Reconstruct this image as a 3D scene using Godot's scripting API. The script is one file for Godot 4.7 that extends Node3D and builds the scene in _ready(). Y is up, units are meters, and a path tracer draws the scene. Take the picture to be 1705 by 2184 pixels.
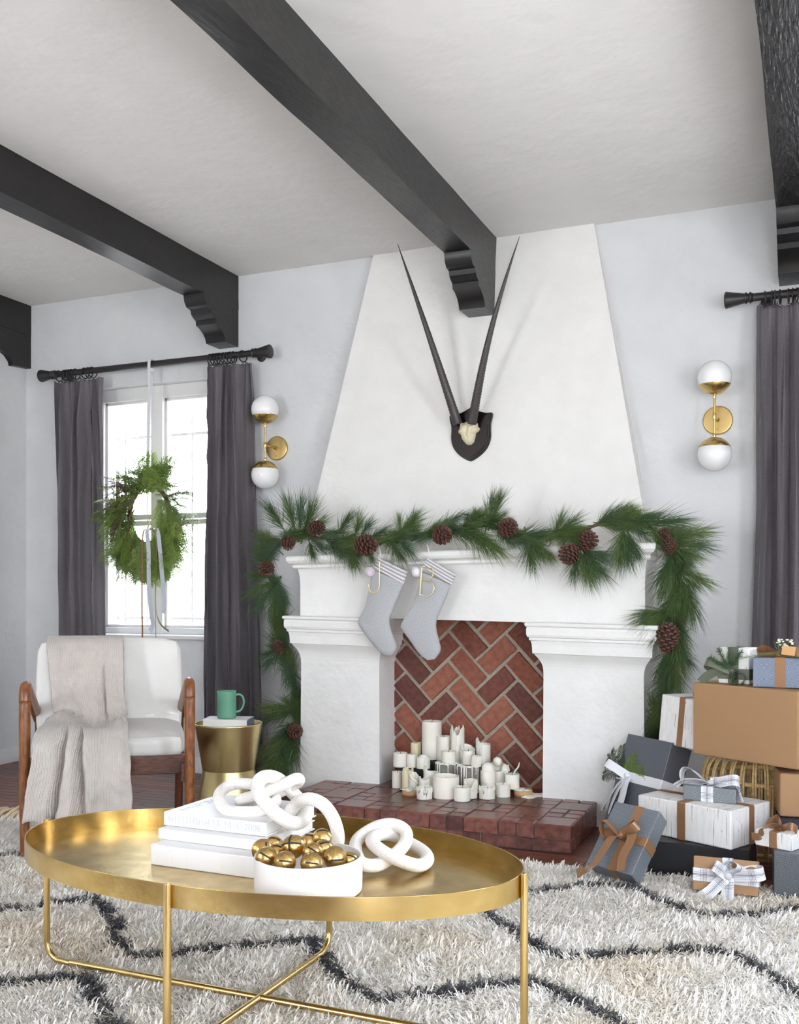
extends Node3D

const CAM := Vector3(0, 1.0, 4.745)
var M := {}
var taken := {}
var rng := RandomNumberGenerator.new()

class Sh:
	var v := PackedVector3Array()
	var n := PackedVector3Array()
	var t := PackedVector2Array()
	var c := PackedColorArray()
	var i := PackedInt32Array()
	func mesh() -> ArrayMesh:
		var a := []
		a.resize(Mesh.ARRAY_MAX)
		a[Mesh.ARRAY_VERTEX] = v
		a[Mesh.ARRAY_NORMAL] = n
		a[Mesh.ARRAY_TEX_UV] = t
		if c.size() == v.size() and c.size() > 0:
			a[Mesh.ARRAY_COLOR] = c
		a[Mesh.ARRAY_INDEX] = i
		var m := ArrayMesh.new()
		m.add_surface_from_arrays(Mesh.PRIMITIVE_TRIANGLES, a)
		return m

func rnd(a: float, b: float) -> float:
	return rng.randf_range(a, b)

# appends raw triangles; closed shapes are turned so that their front faces look outwards
func put(s: Sh, v: PackedVector3Array, t: PackedVector2Array, ix: PackedInt32Array, smooth := true, closed := true, xf := Transform3D()) -> void:
	var flip := false
	if closed:
		var vol := 0.0
		var o := v[0]
		for k in range(0, ix.size(), 3):
			vol += (v[ix[k]] - o).dot((v[ix[k + 1]] - o).cross(v[ix[k + 2]] - o))
		flip = vol > 0.0
	var mir := xf.basis.determinant() < 0
	if mir:
		flip = not flip
	var base := s.v.size()
	if smooth:
		var nn := PackedVector3Array()
		nn.resize(v.size())
		for k in range(0, ix.size(), 3):
			var a := ix[k]
			var b := ix[k + 2] if flip else ix[k + 1]
			var c := ix[k + 1] if flip else ix[k + 2]
			var f := (v[c] - v[a]).cross(v[b] - v[a])
			if mir:
				f = -f
			nn[a] += f
			nn[b] += f
			nn[c] += f
			s.i.append(base + a)
			s.i.append(base + b)
			s.i.append(base + c)
		for k in v.size():
			s.v.append(xf * v[k])
			s.n.append((xf.basis * nn[k]).normalized())
			s.t.append(t[k] if k < t.size() else Vector2.ZERO)
	else:
		for k in range(0, ix.size(), 3):
			var a := ix[k]
			var b := ix[k + 2] if flip else ix[k + 1]
			var c := ix[k + 1] if flip else ix[k + 2]
			var f := (xf.basis * (v[c] - v[a]).cross(v[b] - v[a])).normalized()
			if mir:
				f = -f
			for q in [a, b, c]:
				s.i.append(s.v.size())
				s.v.append(xf * v[q])
				s.n.append(f)
				s.t.append(t[q] if q < t.size() else Vector2.ZERO)

func quad(s: Sh, a: Vector3, b: Vector3, c: Vector3, d: Vector3, nrm: Vector3, w := 0.0) -> void:
	var base := s.v.size()
	var e1 := b - a
	var e2 := d - a
	var cw := (c - a).cross(b - a).dot(nrm) > 0.0
	for p in [a, b, c, d]:
		s.v.append(p)
		s.n.append(nrm)
	s.t.append_array([Vector2(0, 0), Vector2(e1.length(), 0), Vector2(e1.length(), e2.length()), Vector2(0, e2.length())])
	for q in ([0, 1, 2, 0, 2, 3] if cw else [0, 2, 1, 0, 3, 2]):
		s.i.append(base + q)

# box centred on xf with rounded edges; UVs in metres per face
func rbox(s: Sh, size: Vector3, r := 0.003, xf := Transform3D(), seg := 1) -> void:
	var h := size * 0.5
	r = minf(r, minf(h.x, minf(h.y, h.z)) * 0.98)
	for ax in 3:
		for sg in [-1.0, 1.0]:
			var u := (ax + 1) % 3
			var w := (ax + 2) % 3
			var cu := PackedFloat32Array()
			var cw := PackedFloat32Array()
			for k in seg + 1:
				var q := r * (1.0 - tan(PI / 4 * (1.0 - float(k) / seg)))
				cu.append(-h[u] + q)
				cw.append(-h[w] + q)
			for k in seg + 1:
				var q := r * (1.0 - tan(PI / 4 * float(k) / seg))
				cu.append(h[u] - q)
				cw.append(h[w] - q)
			var m := cu.size()
			var base := s.v.size()
			for a in m:
				for b in m:
					var p := Vector3.ZERO
					p[ax] = h[ax] * sg
					p[u] = cu[a]
					p[w] = cw[b]
					var inner := Vector3(clampf(p.x, -h.x + r, h.x - r), clampf(p.y, -h.y + r, h.y - r), clampf(p.z, -h.z + r, h.z - r))
					var d := (p - inner).normalized()
					s.v.append(xf * (inner + d * r))
					s.n.append((xf.basis * d).normalized())
					var uv := Vector2(p.z * -sg, -p.y) if ax == 0 else (Vector2(p.x, p.z * sg) if ax == 1 else Vector2(p.x * sg, -p.y))
					s.t.append(uv + Vector2(h.x, h.y))
			for a in m - 1:
				for b in m - 1:
					var q := base + a * m + b
					if sg < 0:
						s.i.append_array([q, q + m, q + 1, q + 1, q + m, q + m + 1])
					else:
						s.i.append_array([q, q + 1, q + m, q + 1, q + m + 1, q + m])

func bx(s: Sh, lo: Vector3, hi: Vector3, r := 0.002) -> void:
	rbox(s, (hi - lo).abs(), r, Transform3D(Basis(), (lo + hi) * 0.5))

# slab with a chamfered top (local +Z), for bricks, tiles and planks
func slab(s: Sh, sx: float, sy: float, sz: float, ch: float, xf: Transform3D, jit := 0.0) -> void:
	var v := PackedVector3Array()
	var hx := sx * 0.5
	var hy := sy * 0.5
	for q in [[hx, 0.0], [hx, sz - ch], [hx - ch, sz]]:
		var e: float = hx - q[0]
		for k in [[-1, -1], [1, -1], [1, 1], [-1, 1]]:
			v.append(Vector3(k[0] * (hx - e) + rnd(-jit, jit), k[1] * (hy - e) + rnd(-jit, jit), q[1] + (rnd(-jit, jit) * 0.5 if q[1] > 0 else 0.0)))
	var ix := PackedInt32Array()
	for l in 2:
		for k in 4:
			var a := l * 4 + k
			var b := l * 4 + (k + 1) % 4
			ix.append_array([a, b, b + 4, a, b + 4, a + 4])
	ix.append_array([8, 9, 10, 8, 10, 11, 0, 2, 1, 0, 3, 2])
	put(s, v, PackedVector2Array(), ix, false, true, xf)

# polygon in XY pushed along +Z by depth
func extrude(s: Sh, poly: PackedVector2Array, depth: float, xf := Transform3D(), crease := 0.75) -> void:
	var n := poly.size()
	var area := 0.0
	for k in n:
		area += poly[k].cross(poly[(k + 1) % n])
	if area < 0:
		poly = poly.duplicate()
		poly.reverse()
	var tri := Geometry2D.triangulate_polygon(poly)
	var first := s.i.size()
	for side in 2:
		var base := s.v.size()
		var z := depth * side
		var nz := Vector3(0, 0, 1 if side else -1)
		for p in poly:
			s.v.append(xf * Vector3(p.x, p.y, z))
			s.n.append((xf.basis * nz).normalized())
			s.t.append(p)
		for k in range(0, tri.size(), 3):
			var a := poly[tri[k]]
			var ccw := (poly[tri[k + 1]] - a).cross(poly[tri[k + 2]] - a) > 0
			if ccw == (side == 1):
				s.i.append_array([base + tri[k], base + tri[k + 2], base + tri[k + 1]])
			else:
				s.i.append_array([base + tri[k], base + tri[k + 1], base + tri[k + 2]])
	var run := 0.0
	for k in n:
		var a := poly[k]
		var b := poly[(k + 1) % n]
		var e := (b - a).normalized()
		var nm := Vector2(e.y, -e.x)
		var e0 := (a - poly[(k + n - 1) % n]).normalized()
		var e2 := (poly[(k + 2) % n] - b).normalized()
		var n0 := Vector2(e0.y, -e0.x)
		var n2 := Vector2(e2.y, -e2.x)
		var na := (nm + n0).normalized() if nm.dot(n0) > crease else nm
		var nb := (nm + n2).normalized() if nm.dot(n2) > crease else nm
		var base := s.v.size()
		var len := (b - a).length()
		for q in [[a, 0.0, na, run], [b, 0.0, nb, run + len], [b, depth, nb, run + len], [a, depth, na, run]]:
			s.v.append(xf * Vector3(q[0].x, q[0].y, q[1]))
			s.n.append((xf.basis * Vector3(q[2].x, q[2].y, 0)).normalized())
			s.t.append(Vector2(q[3], q[1]))
		s.i.append_array([base, base + 2, base + 1, base, base + 3, base + 2])
		run += len
	if xf.basis.determinant() < 0:
		for k in range(first, s.i.size(), 3):
			var h := s.i[k]
			s.i[k] = s.i[k + 1]
			s.i[k + 1] = h

# profile (radius, height) turned about Y; a repeated point makes a sharp edge
func lathe(s: Sh, prof: Array, seg := 32, xf := Transform3D(), sx := 1.0, sz := 1.0) -> void:
	var v := PackedVector3Array()
	var t := PackedVector2Array()
	var ix := PackedInt32Array()
	var run := 0.0
	for k in prof.size():
		if k > 0:
			run += (prof[k] - prof[k - 1]).length()
		for a in seg:
			var th := TAU * a / seg
			v.append(Vector3(prof[k].x * cos(th) * sx, prof[k].y, prof[k].x * sin(th) * sz))
			t.append(Vector2(float(a) / seg, run))
	for k in prof.size() - 1:
		for a in seg:
			var p := k * seg + a
			var q := k * seg + (a + 1) % seg
			ix.append_array([p, q, q + seg, p, q + seg, p + seg])
	put(s, v, t, ix, true, true, xf)

# round bar along points; radii one number per point
func tube(s: Sh, pts: PackedVector3Array, radii: Variant, seg := 10, loop := false, flat := 1.0) -> void:
	var n := pts.size()
	var v := PackedVector3Array()
	var t := PackedVector2Array()
	var ix := PackedInt32Array()
	var up := Vector3.UP
	var d0 := (pts[1] - pts[0]).normalized()
	if absf(d0.dot(up)) > 0.9:
		up = Vector3.RIGHT
	var x := d0.cross(up).normalized()
	var run := 0.0
	for k in n:
		var d: Vector3
		if loop:
			d = (pts[(k + 1) % n] - pts[(k + n - 1) % n]).normalized()
		else:
			d = (pts[mini(k + 1, n - 1)] - pts[maxi(k - 1, 0)]).normalized()
		x = (x - d * x.dot(d)).normalized()
		var y := d.cross(x)
		var r: float = radii if radii is float else radii[k]
		if k > 0:
			run += (pts[k] - pts[k - 1]).length()
		for a in seg:
			var th := TAU * a / seg
			v.append(pts[k] + (x * cos(th) + y * sin(th) * flat) * r)
			t.append(Vector2(float(a) / seg, run))
	for k in (n if loop else n - 1):
		for a in seg:
			var p := k * seg + a
			var q := k * seg + (a + 1) % seg
			var p2 := ((k + 1) % n) * seg + a
			var q2 := ((k + 1) % n) * seg + (a + 1) % seg
			ix.append_array([p, q, q2, p, q2, p2])
	if not loop:
		for e in 2:
			var c := v.size()
			v.append(pts[0] if e == 0 else pts[n - 1])
			t.append(Vector2.ZERO)
			for a in seg:
				var p := (0 if e == 0 else (n - 1) * seg) + a
				var q := (0 if e == 0 else (n - 1) * seg) + (a + 1) % seg
				if e == 0:
					ix.append_array([c, q, p])
				else:
					ix.append_array([c, p, q])
	put(s, v, t, ix)

# flat band of a width along points, wd gives the direction of the width at each point
func band(s: Sh, pts: PackedVector3Array, wd: Variant, width: float, thick := 0.0012) -> void:
	var n := pts.size()
	var v := PackedVector3Array()
	var t := PackedVector2Array()
	var ix := PackedInt32Array()
	var run := 0.0
	for k in n:
		var d := (pts[mini(k + 1, n - 1)] - pts[maxi(k - 1, 0)]).normalized()
		var w: Vector3 = wd if wd is Vector3 else wd[k]
		w = (w - d * w.dot(d)).normalized()
		var nn := d.cross(w) * thick * 0.5
		if k > 0:
			run += (pts[k] - pts[k - 1]).length()
		var hw := w * width * 0.5
		for q in [pts[k] - hw + nn, pts[k] + hw + nn, pts[k] + hw - nn, pts[k] - hw - nn]:
			v.append(q)
		t.append_array([Vector2(0, run), Vector2(width, run), Vector2(width, run), Vector2(0, run)])
	# two smooth faces and the thin edges
	for face in [[0, 1], [3, 2], [1, 2], [0, 3]]:
		var vv := PackedVector3Array()
		var tt := PackedVector2Array()
		var jj := PackedInt32Array()
		for k in n:
			vv.append(v[k * 4 + face[0]])
			vv.append(v[k * 4 + face[1]])
			tt.append(t[k * 4 + face[0]])
			tt.append(t[k * 4 + face[1]])
		for k in n - 1:
			var a := k * 2
			if face[0] == 0 and face[1] == 1 or face[0] == 1:
				jj.append_array([a, a + 1, a + 3, a, a + 3, a + 2])
			else:
				jj.append_array([a, a + 3, a + 1, a, a + 2, a + 3])
		put(s, vv, tt, jj, true, false)

# grid surface from f(u, v); with thickness it gets a back and edges
func sheet(s: Sh, nu: int, nv: int, f: Callable, thick := 0.0, uvs := Vector2.ONE) -> void:
	var v := PackedVector3Array()
	var t := PackedVector2Array()
	for b in nv + 1:
		for a in nu + 1:
			v.append(f.call(float(a) / nu, float(b) / nv))
			t.append(Vector2(float(a) / nu * uvs.x, float(b) / nv * uvs.y))
	var ix := PackedInt32Array()
	var m := nu + 1
	for b in nv:
		for a in nu:
			var q := b * m + a
			ix.append_array([q, q + 1, q + m, q + 1, q + m + 1, q + m])
	if thick == 0.0:
		put(s, v, t, ix, true, false)
		return
	var nn := PackedVector3Array()
	nn.resize(v.size())
	for k in range(0, ix.size(), 3):
		var fnm := (v[ix[k + 2]] - v[ix[k]]).cross(v[ix[k + 1]] - v[ix[k]])
		for q in 3:
			nn[ix[k + q]] += fnm
	var n0 := v.size()
	for k in n0:
		v.append(v[k] - nn[k].normalized() * thick)
		t.append(t[k])
	var e := ix.size()
	for k in range(0, e, 3):
		ix.append_array([ix[k] + n0, ix[k + 2] + n0, ix[k + 1] + n0])
	var rim := PackedInt32Array()
	for a in nu:
		rim.append(a)
	for b in nv:
		rim.append(b * m + nu)
	for a in range(nu, 0, -1):
		rim.append(nv * m + a)
	for b in range(nv, 0, -1):
		rim.append(b * m)
	for k in rim.size():
		var a := rim[k]
		var b := rim[(k + 1) % rim.size()]
		ix.append_array([a, a + n0, b, b, a + n0, b + n0])
	put(s, v, t, ix, true, true)

func ball(s: Sh, c: Vector3, r: Vector3, seg := 20, rings := 12) -> void:
	var p := []
	for k in rings + 1:
		var a := -PI / 2 + PI * k / rings
		p.append(Vector2(cos(a) * 1.0, sin(a)))
	lathe(s, p, seg, Transform3D(Basis().scaled(r), c))

func arc(c: Vector3, a: Vector3, b: Vector3, from: float, to: float, n: int) -> PackedVector3Array:
	var o := PackedVector3Array()
	for k in n + 1:
		var th := lerpf(from, to, float(k) / n)
		o.append(c + a * cos(th) + b * sin(th))
	return o

# smooth path through the given points
func spline(p: Array, per := 6, loop := false) -> PackedVector3Array:
	var o := PackedVector3Array()
	var n := p.size()
	for k in (n if loop else n - 1):
		var p0: Vector3 = p[(k + n - 1) % n] if loop else p[maxi(k - 1, 0)]
		var p1: Vector3 = p[k]
		var p2: Vector3 = p[(k + 1) % n]
		var p3: Vector3 = p[(k + 2) % n] if loop else p[mini(k + 2, n - 1)]
		for q in per:
			o.append(p1.cubic_interpolate(p2, p0, p3, float(q) / per))
	if not loop:
		o.append(p[n - 1])
	return o

func look(z: Vector3, y := Vector3.UP) -> Basis:
	z = z.normalized()
	var x := y.cross(z).normalized()
	return Basis(x, z.cross(x), z)

# ---- scene tree ----
func numbered(called: String) -> String:
	var k: int = taken.get(called, 0)
	taken[called] = k + 1
	return called if k == 0 else "%s_%03d" % [called, k]

func tag(o: Node3D, label: String, category: String, group := "") -> Node3D:
	o.set_meta("label", label)
	o.set_meta("category", category)
	o.set_meta("kind", "thing")
	if group:
		o.set_meta("group", group)
	return o

func thing(called: String, label: String, category: String, at := Vector3.ZERO, turn := Basis(), group := "") -> Node3D:
	var o := Node3D.new()
	o.name = numbered(called)
	add_child(o, true)
	o.transform = Transform3D(turn, at)
	return tag(o, label, category, group)

func part(called: String, s: Variant, m: Material, parent: Node3D, label := "") -> MeshInstance3D:
	var o := MeshInstance3D.new()
	var key := str(parent.get_instance_id()) + called
	var k: int = taken.get(key, 0)
	taken[key] = k + 1
	o.name = called if k == 0 else "%s_%03d" % [called, k]
	o.mesh = s.mesh() if s is Sh else s
	o.material_override = m
	parent.add_child(o, true)
	if label:
		o.set_meta("label", label)
	return o

func solo(called: String, s: Variant, m: Material, label: String, category: String, group := "") -> MeshInstance3D:
	var o := MeshInstance3D.new()
	o.name = numbered(called)
	o.mesh = s.mesh() if s is Sh else s
	o.material_override = m
	add_child(o, true)
	tag(o, label, category, group)
	return o

func struct(called: String, s: Variant, m: Material) -> MeshInstance3D:
	var o := MeshInstance3D.new()
	o.name = numbered(called)
	o.mesh = s.mesh() if s is Sh else s
	o.material_override = m
	add_child(o, true)
	o.set_meta("kind", "structure")
	return o

func dup(o: Node3D, label: String, xf: Transform3D) -> Node3D:
	var c: Node3D = o.duplicate()
	c.name = numbered(String(o.name).rstrip("0123456789").rstrip("_"))
	add_child(c, true)
	c.transform = xf
	c.set_meta("label", label)
	return c

# ---- materials ----
func noise(seed_: int, freq: float, octaves := 4, type := FastNoiseLite.TYPE_SIMPLEX_SMOOTH) -> FastNoiseLite:
	var f := FastNoiseLite.new()
	f.seed = seed_
	f.frequency = freq
	f.noise_type = type
	f.fractal_octaves = octaves
	return f

func ntex(f: FastNoiseLite, cols: Array = [], size := 512, bump := 0.0) -> NoiseTexture2D:
	var t := NoiseTexture2D.new()
	t.width = size
	t.height = size
	t.seamless = true
	t.noise = f
	if bump > 0.0:
		t.as_normal_map = true
		t.bump_strength = bump
	elif cols:
		var g := Gradient.new()
		g.offsets = PackedFloat32Array(range(cols.size()).map(func(k): return 0.15 + 0.7 * k / float(cols.size() - 1)))
		g.colors = PackedColorArray(cols)
		t.color_ramp = g
	return t

func mat(col: Color, rough := 0.6, metal := 0.0) -> StandardMaterial3D:
	var m := StandardMaterial3D.new()
	m.albedo_color = col
	m.roughness = rough
	m.metallic = metal
	return m

func hexc(h: String) -> Color:
	return Color.html(h)

# colour noise plus relief noise on an object-space projection
func surf(cols: Array, rough: float, cf: FastNoiseLite, scale: Vector3, bump := 0.0, bf: FastNoiseLite = null, bscale := 1.0, metal := 0.0) -> StandardMaterial3D:
	var m := mat(Color.WHITE, rough, metal)
	m.albedo_texture = ntex(cf, cols)
	m.uv1_triplanar = true
	m.uv1_scale = scale
	if bump > 0.0:
		m.normal_enabled = true
		m.normal_texture = ntex(bf if bf else cf, [], 512, 8.0)
		m.normal_scale = bump
	return m

func make_materials() -> void:
	var n1 := noise(3, 0.012, 5)
	var n2 := noise(4, 0.03, 5)
	var fine := noise(5, 0.12, 4)
	M.wall = surf([hexc("d3d3d4"), hexc("d9d9d9")], 0.75, n1, Vector3.ONE * 0.5, 0.12, n2, 1.0)
	M.ceiling = surf([hexc("eceae7"), hexc("f0eeeb")], 0.8, n1, Vector3.ONE * 0.45, 0.10, n2)
	M.plaster = surf([hexc("e9e7e3"), hexc("eeece8")], 0.7, n1, Vector3.ONE * 0.8, 0.15, n2)
	M.trim = mat(hexc("dcdad8"), 0.45)
	M.beam = surf([hexc("121112"), hexc("171516")], 0.34, noise(7, 0.02, 4), Vector3(3, 3, 0.4), 0.07, noise(8, 0.03, 5))
	M.beam.metallic_specular = 0.5
	M.beam_grain = surf([hexc("131213"), hexc("1b191a")], 0.3, noise(7, 0.02, 4), Vector3(3, 3, 0.4), 0.55, noise(8, 0.02, 5))
	M.beam_grain.uv1_scale = Vector3(7, 7, 0.8)
	M.black_metal = mat(hexc("252223"), 0.42, 0.0)
	M.brass = mat(hexc("ceb277"), 0.27, 1.0)
	M.brass_dark = mat(hexc("b08a3c"), 0.3, 1.0)
	M.glass = mat(Color(1, 1, 1, 0.04), 0.02)
	M.glass.transparency = BaseMaterial3D.TRANSPARENCY_ALPHA
	M.opal = mat(hexc("f4f3f2"), 0.08)
	M.iron = mat(hexc("7a7673"), 0.6)
	M.bricks = []
	for k in 6:
		var base: Color = [hexc("8a4f3e"), hexc("7a4335"), hexc("955a46"), hexc("703e33"), hexc("844936"), hexc("64382f")][k]
		M.bricks.append(surf([base.darkened(0.14), base, base.lightened(0.06)], 0.8, noise(20 + k, 0.02, 5), Vector3.ONE * 3.0, 0.35, fine))
	M.tiles = []
	for k in 5:
		var base: Color = [hexc("6f3f36"), hexc("633831"), hexc("7d4a3f"), hexc("5a332e"), hexc("74453c")][k]
		var m := surf([base.darkened(0.2), base, base.lightened(0.06)], 0.2, noise(30 + k, 0.015, 5), Vector3.ONE * 3.0, 0.2, fine)
		M.tiles.append(m)
	M.mortar = surf([hexc("a29584"), hexc("b8ac9c")], 0.95, n2, Vector3.ONE * 4.0, 0.5, fine)
	M.grout = surf([hexc("594b46"), hexc("6d605a")], 0.9, n2, Vector3.ONE * 4.0, 0.4, fine)
	M.planks = []
	for k in 5:
		var base: Color = [hexc("6a3524"), hexc("5b2c1e"), hexc("753e2b"), hexc("603021"), hexc("50281c")][k]
		M.planks.append(surf([base.darkened(0.3), base, base.lightened(0.08)], 0.36, noise(40 + k, 0.02, 4), Vector3(0.6, 8, 8), 0.08, noise(9, 0.02, 4)))
	M.outdoor = mat(hexc("d8d0ca"), 0.9)

# solid made of boxes: a wall in the XY plane (or ZY with side=true) with rectangular holes
func holed(s: Sh, u0: float, u1: float, y0: float, y1: float, w0: float, w1: float, holes: Array, side := false) -> void:
	var us := [u0, u1]
	for h in holes:
		us.append(h[0])
		us.append(h[1])
	us.sort()
	for k in us.size() - 1:
		if us[k + 1] - us[k] < 0.0005:
			continue
		var mid: float = (us[k] + us[k + 1]) * 0.5
		var spans := [[y0, y1]]
		for h in holes:
			if mid > h[0] and mid < h[1]:
				spans = [[y0, h[2]], [h[3], y1]]
		for sp in spans:
			if sp[1] - sp[0] < 0.0005:
				continue
			if side:
				bx(s, Vector3(w0, sp[0], us[k]), Vector3(w1, sp[1], us[k + 1]), 0.0003)
			else:
				bx(s, Vector3(us[k], sp[0], w0), Vector3(us[k + 1], sp[1], w1), 0.0003)

const CEIL := 2.768
const LW := -4.46
const RW := 1.5
const FW := 6.6

func room() -> void:
	var s := Sh.new()
	holed(s, LW - 0.25, RW + 0.25, -0.1, CEIL + 0.1, -0.22, 0.0, [[-3.97, -3.0, 0.775, 2.22], [0.02, 0.99, 0.775, 2.22]])
	struct("wall_back", s, M.wall)
	s = Sh.new()
	holed(s, 0.0, FW, -0.1, CEIL + 0.1, LW - 0.22, LW, [[4.7, 5.3, 0.9, 2.1]], true)
	struct("wall_left", s, M.wall)
	s = Sh.new()
	holed(s, 0.0, FW, -0.1, CEIL + 0.1, RW, RW + 0.22, [[2.4, 3.15, 0.7, 2.2], [4.5, 5.3, 0.5, 2.2]], true)
	struct("wall_right", s, M.wall)
	s = Sh.new()
	holed(s, LW - 0.25, RW + 0.25, -0.1, CEIL + 0.1, FW, FW + 0.22, [[0.6, 1.3, 0.1, 2.2], [-3.5, -2.6, 0.5, 2.1]])
	struct("wall_front", s, M.wall)
	s = Sh.new()
	bx(s, Vector3(LW - 0.25, CEIL, -0.22), Vector3(RW + 0.25, CEIL + 0.2, FW + 0.22))
	struct("ceiling", s, M.ceiling)
	# the floor: laid boards where they show, plain underneath
	s = Sh.new()
	bx(s, Vector3(LW - 0.25, -0.2, -0.22), Vector3(RW + 0.25, -0.012, FW + 0.22))
	var fl := struct("floor", s, M.planks[1])
	var row := 0
	var z := 0.0
	while z < 1.6:
		var x := LW + rnd(-0.9, -0.1)
		while x < RW:
			var len := rnd(1.2, 1.9)
			var x0 := maxf(x, LW)
			var x1 := minf(x + len, RW)
			if x1 - x0 > 0.05:
				s = Sh.new()
				slab(s, x1 - x0 - 0.0015, 0.0588, 0.012, 0.0012, Transform3D(Basis(Vector3.RIGHT, Vector3(0, 0, -1), Vector3.UP), Vector3((x0 + x1) * 0.5, -0.012, z + 0.03)))
				part("plank", s, M.planks[rng.randi() % 5], fl)
			x += len
		z += 0.06
		row += 1
	# skirting boards
	s = Sh.new()
	var prof := PackedVector2Array([Vector2(0, 0), Vector2(0.016, 0), Vector2(0.016, 0.05), Vector2(0.013, 0.056), Vector2(0.013, 0.07), Vector2(0.006, 0.08), Vector2(0.004, 0.088), Vector2(0, 0.088)])
	extrude(s, prof, FW, Transform3D(Basis(Vector3(1, 0, 0), Vector3.UP, Vector3(0, 0, 1)), Vector3(LW, 0, 0)))
	struct("baseboard_left", s, M.trim)
	s = Sh.new()
	extrude(s, prof, 2.05, Transform3D(Basis(Vector3(0, 0, 1), Vector3.UP, Vector3(1, 0, 0)), Vector3(LW, 0, 0)))
	extrude(s, prof, RW + 0.7, Transform3D(Basis(Vector3(0, 0, 1), Vector3.UP, Vector3(1, 0, 0)), Vector3(-0.7, 0, 0)))
	struct("baseboard_back", s, M.trim)
	# moulded vent cover low on the wall left of the fireplace
	var vent := thing("wall_vent", "small white moulded vent cover low on the wall behind the garland's left foot", "vent", Vector3(-2.66, 0.19, 0.0))
	s = Sh.new()
	for k in 2:
		var o: float = k * 0.016
		for q in [[-0.11, 0.11, 0.085], [-0.11, 0.11, -0.1]]:
			bx(s, Vector3(q[0] + o, q[2] - o * signf(q[2]) - 0.006, 0.0), Vector3(q[1] - o, q[2] - o * signf(q[2]) + 0.006, 0.014 - k * 0.004), 0.003)
		for x in [-0.11, 0.11]:
			bx(s, Vector3(x - o * signf(x) - 0.006, -0.1 + o, 0.0), Vector3(x - o * signf(x) + 0.006, 0.085 - o, 0.014 - k * 0.004), 0.003)
	part("frame", s, M.trim, vent)
	s = Sh.new()
	bx(s, Vector3(-0.1, -0.09, 0.0), Vector3(0.1, 0.078, 0.004), 0.001)
	part("panel", s, M.trim, vent)
	beams()
	window(-3.485, 1)
	window(0.505, 2)
	outdoors()

func beams() -> void:
	var prof := [Vector2(0.417, 2.585), Vector2(0.409, 2.548), Vector2(0.39, 2.525), Vector2(0.353, 2.518), Vector2(0.345, 2.497), Vector2(0.325, 2.483), Vector2(0.303, 2.473), Vector2(0.301, 2.45), Vector2(0.27, 2.442), Vector2(0.236, 2.424), Vector2(0.215, 2.404), Vector2(0.203, 2.376)]
	var data := [
		[-1.585, -1.455, 0.0, "black painted ceiling beam in the middle, ending above the mounted horns"],
		[-3.075, -2.95, -0.075, "black ceiling beam that ends above the left window's curtain rod"],
		[-0.148, -0.015, -0.02, "black ceiling beam at the right edge, glossy grainy underside"],
	]
	for d in data:
		var t := thing("ceiling_beam", d[3], "beam", Vector3((d[0] + d[1]) * 0.5, CEIL, 0), Basis(), "ceiling beams")
		var w: float = d[1] - d[0]
		var s := Sh.new()
		# hand-hewn: the section wavers a little along the length
		var nz := noise(int(d[0] * 100) + 900, 1.1, 3)
		var f := func(u: float, v: float) -> Vector3:
			var z := v * FW
			var q := u * 4.0
			var k := int(q) % 4
			var pts := [Vector2(-w / 2, 0.02), Vector2(-w / 2, -0.185), Vector2(w / 2, -0.185), Vector2(w / 2, 0.02)]
			var a: Vector2 = pts[k].lerp(pts[(k + 1) % 4], q - floorf(q))
			return Vector3(a.x + nz.get_noise_2d(z, a.y * 3) * 0.004, a.y + nz.get_noise_2d(z, 40 + a.x * 3) * 0.004, z)
		for side in 3:
			var g := func(u: float, v: float) -> Vector3: return f.call((side + u * 0.9999) / 4.0, v)
			sheet(s, 3, 60, g)
		bx(s, Vector3(-w / 2 + 0.012, -0.175, 0.0), Vector3(w / 2 - 0.012, 0.0, FW), 0.001)
		part("timber", s, M.beam_grain if d[0] > -1.0 else M.beam, t)
		s = Sh.new()
		var poly := PackedVector2Array([Vector2(-0.01, 2.60), Vector2(-0.01, 2.376)])
		for k in range(prof.size() - 1, -1, -1):
			poly.append(Vector2(prof[k].x + d[2], prof[k].y))
		poly.append(Vector2(0.417 + d[2], 2.60))
		extrude(s, poly, w, Transform3D(Basis(Vector3(0, 0, 1), Vector3.UP, Vector3(1, 0, 0)), Vector3(-w / 2, -CEIL, 0)), 0.86)
		part("corbel", s, M.beam, t)
	var t := thing("ceiling_beam", "short visible end of a black beam in the upper left corner, with an arched bracket", "beam", Vector3(-4.475, CEIL, 0), Basis(), "ceiling beams")
	var s := Sh.new()
	bx(s, Vector3(0.013, -0.185, 0), Vector3(0.055, 0.0, FW), 0.004)
	part("timber", s, M.beam, t)
	s = Sh.new()
	var poly := PackedVector2Array([Vector2(0.0, 2.6), Vector2(0.0, 2.385), Vector2(0.145, 2.375), Vector2(0.155, 2.40), Vector2(0.185, 2.428), Vector2(0.22, 2.442), Vector2(0.27, 2.447), Vector2(0.36, 2.449), Vector2(0.36, 2.6)])
	extrude(s, poly, 0.037, Transform3D(Basis(Vector3(0, 0, 1), Vector3.UP, Vector3(1, 0, 0)), Vector3(0.0145, -CEIL, 0)), 0.86)
	part("corbel", s, M.beam, t)

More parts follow.
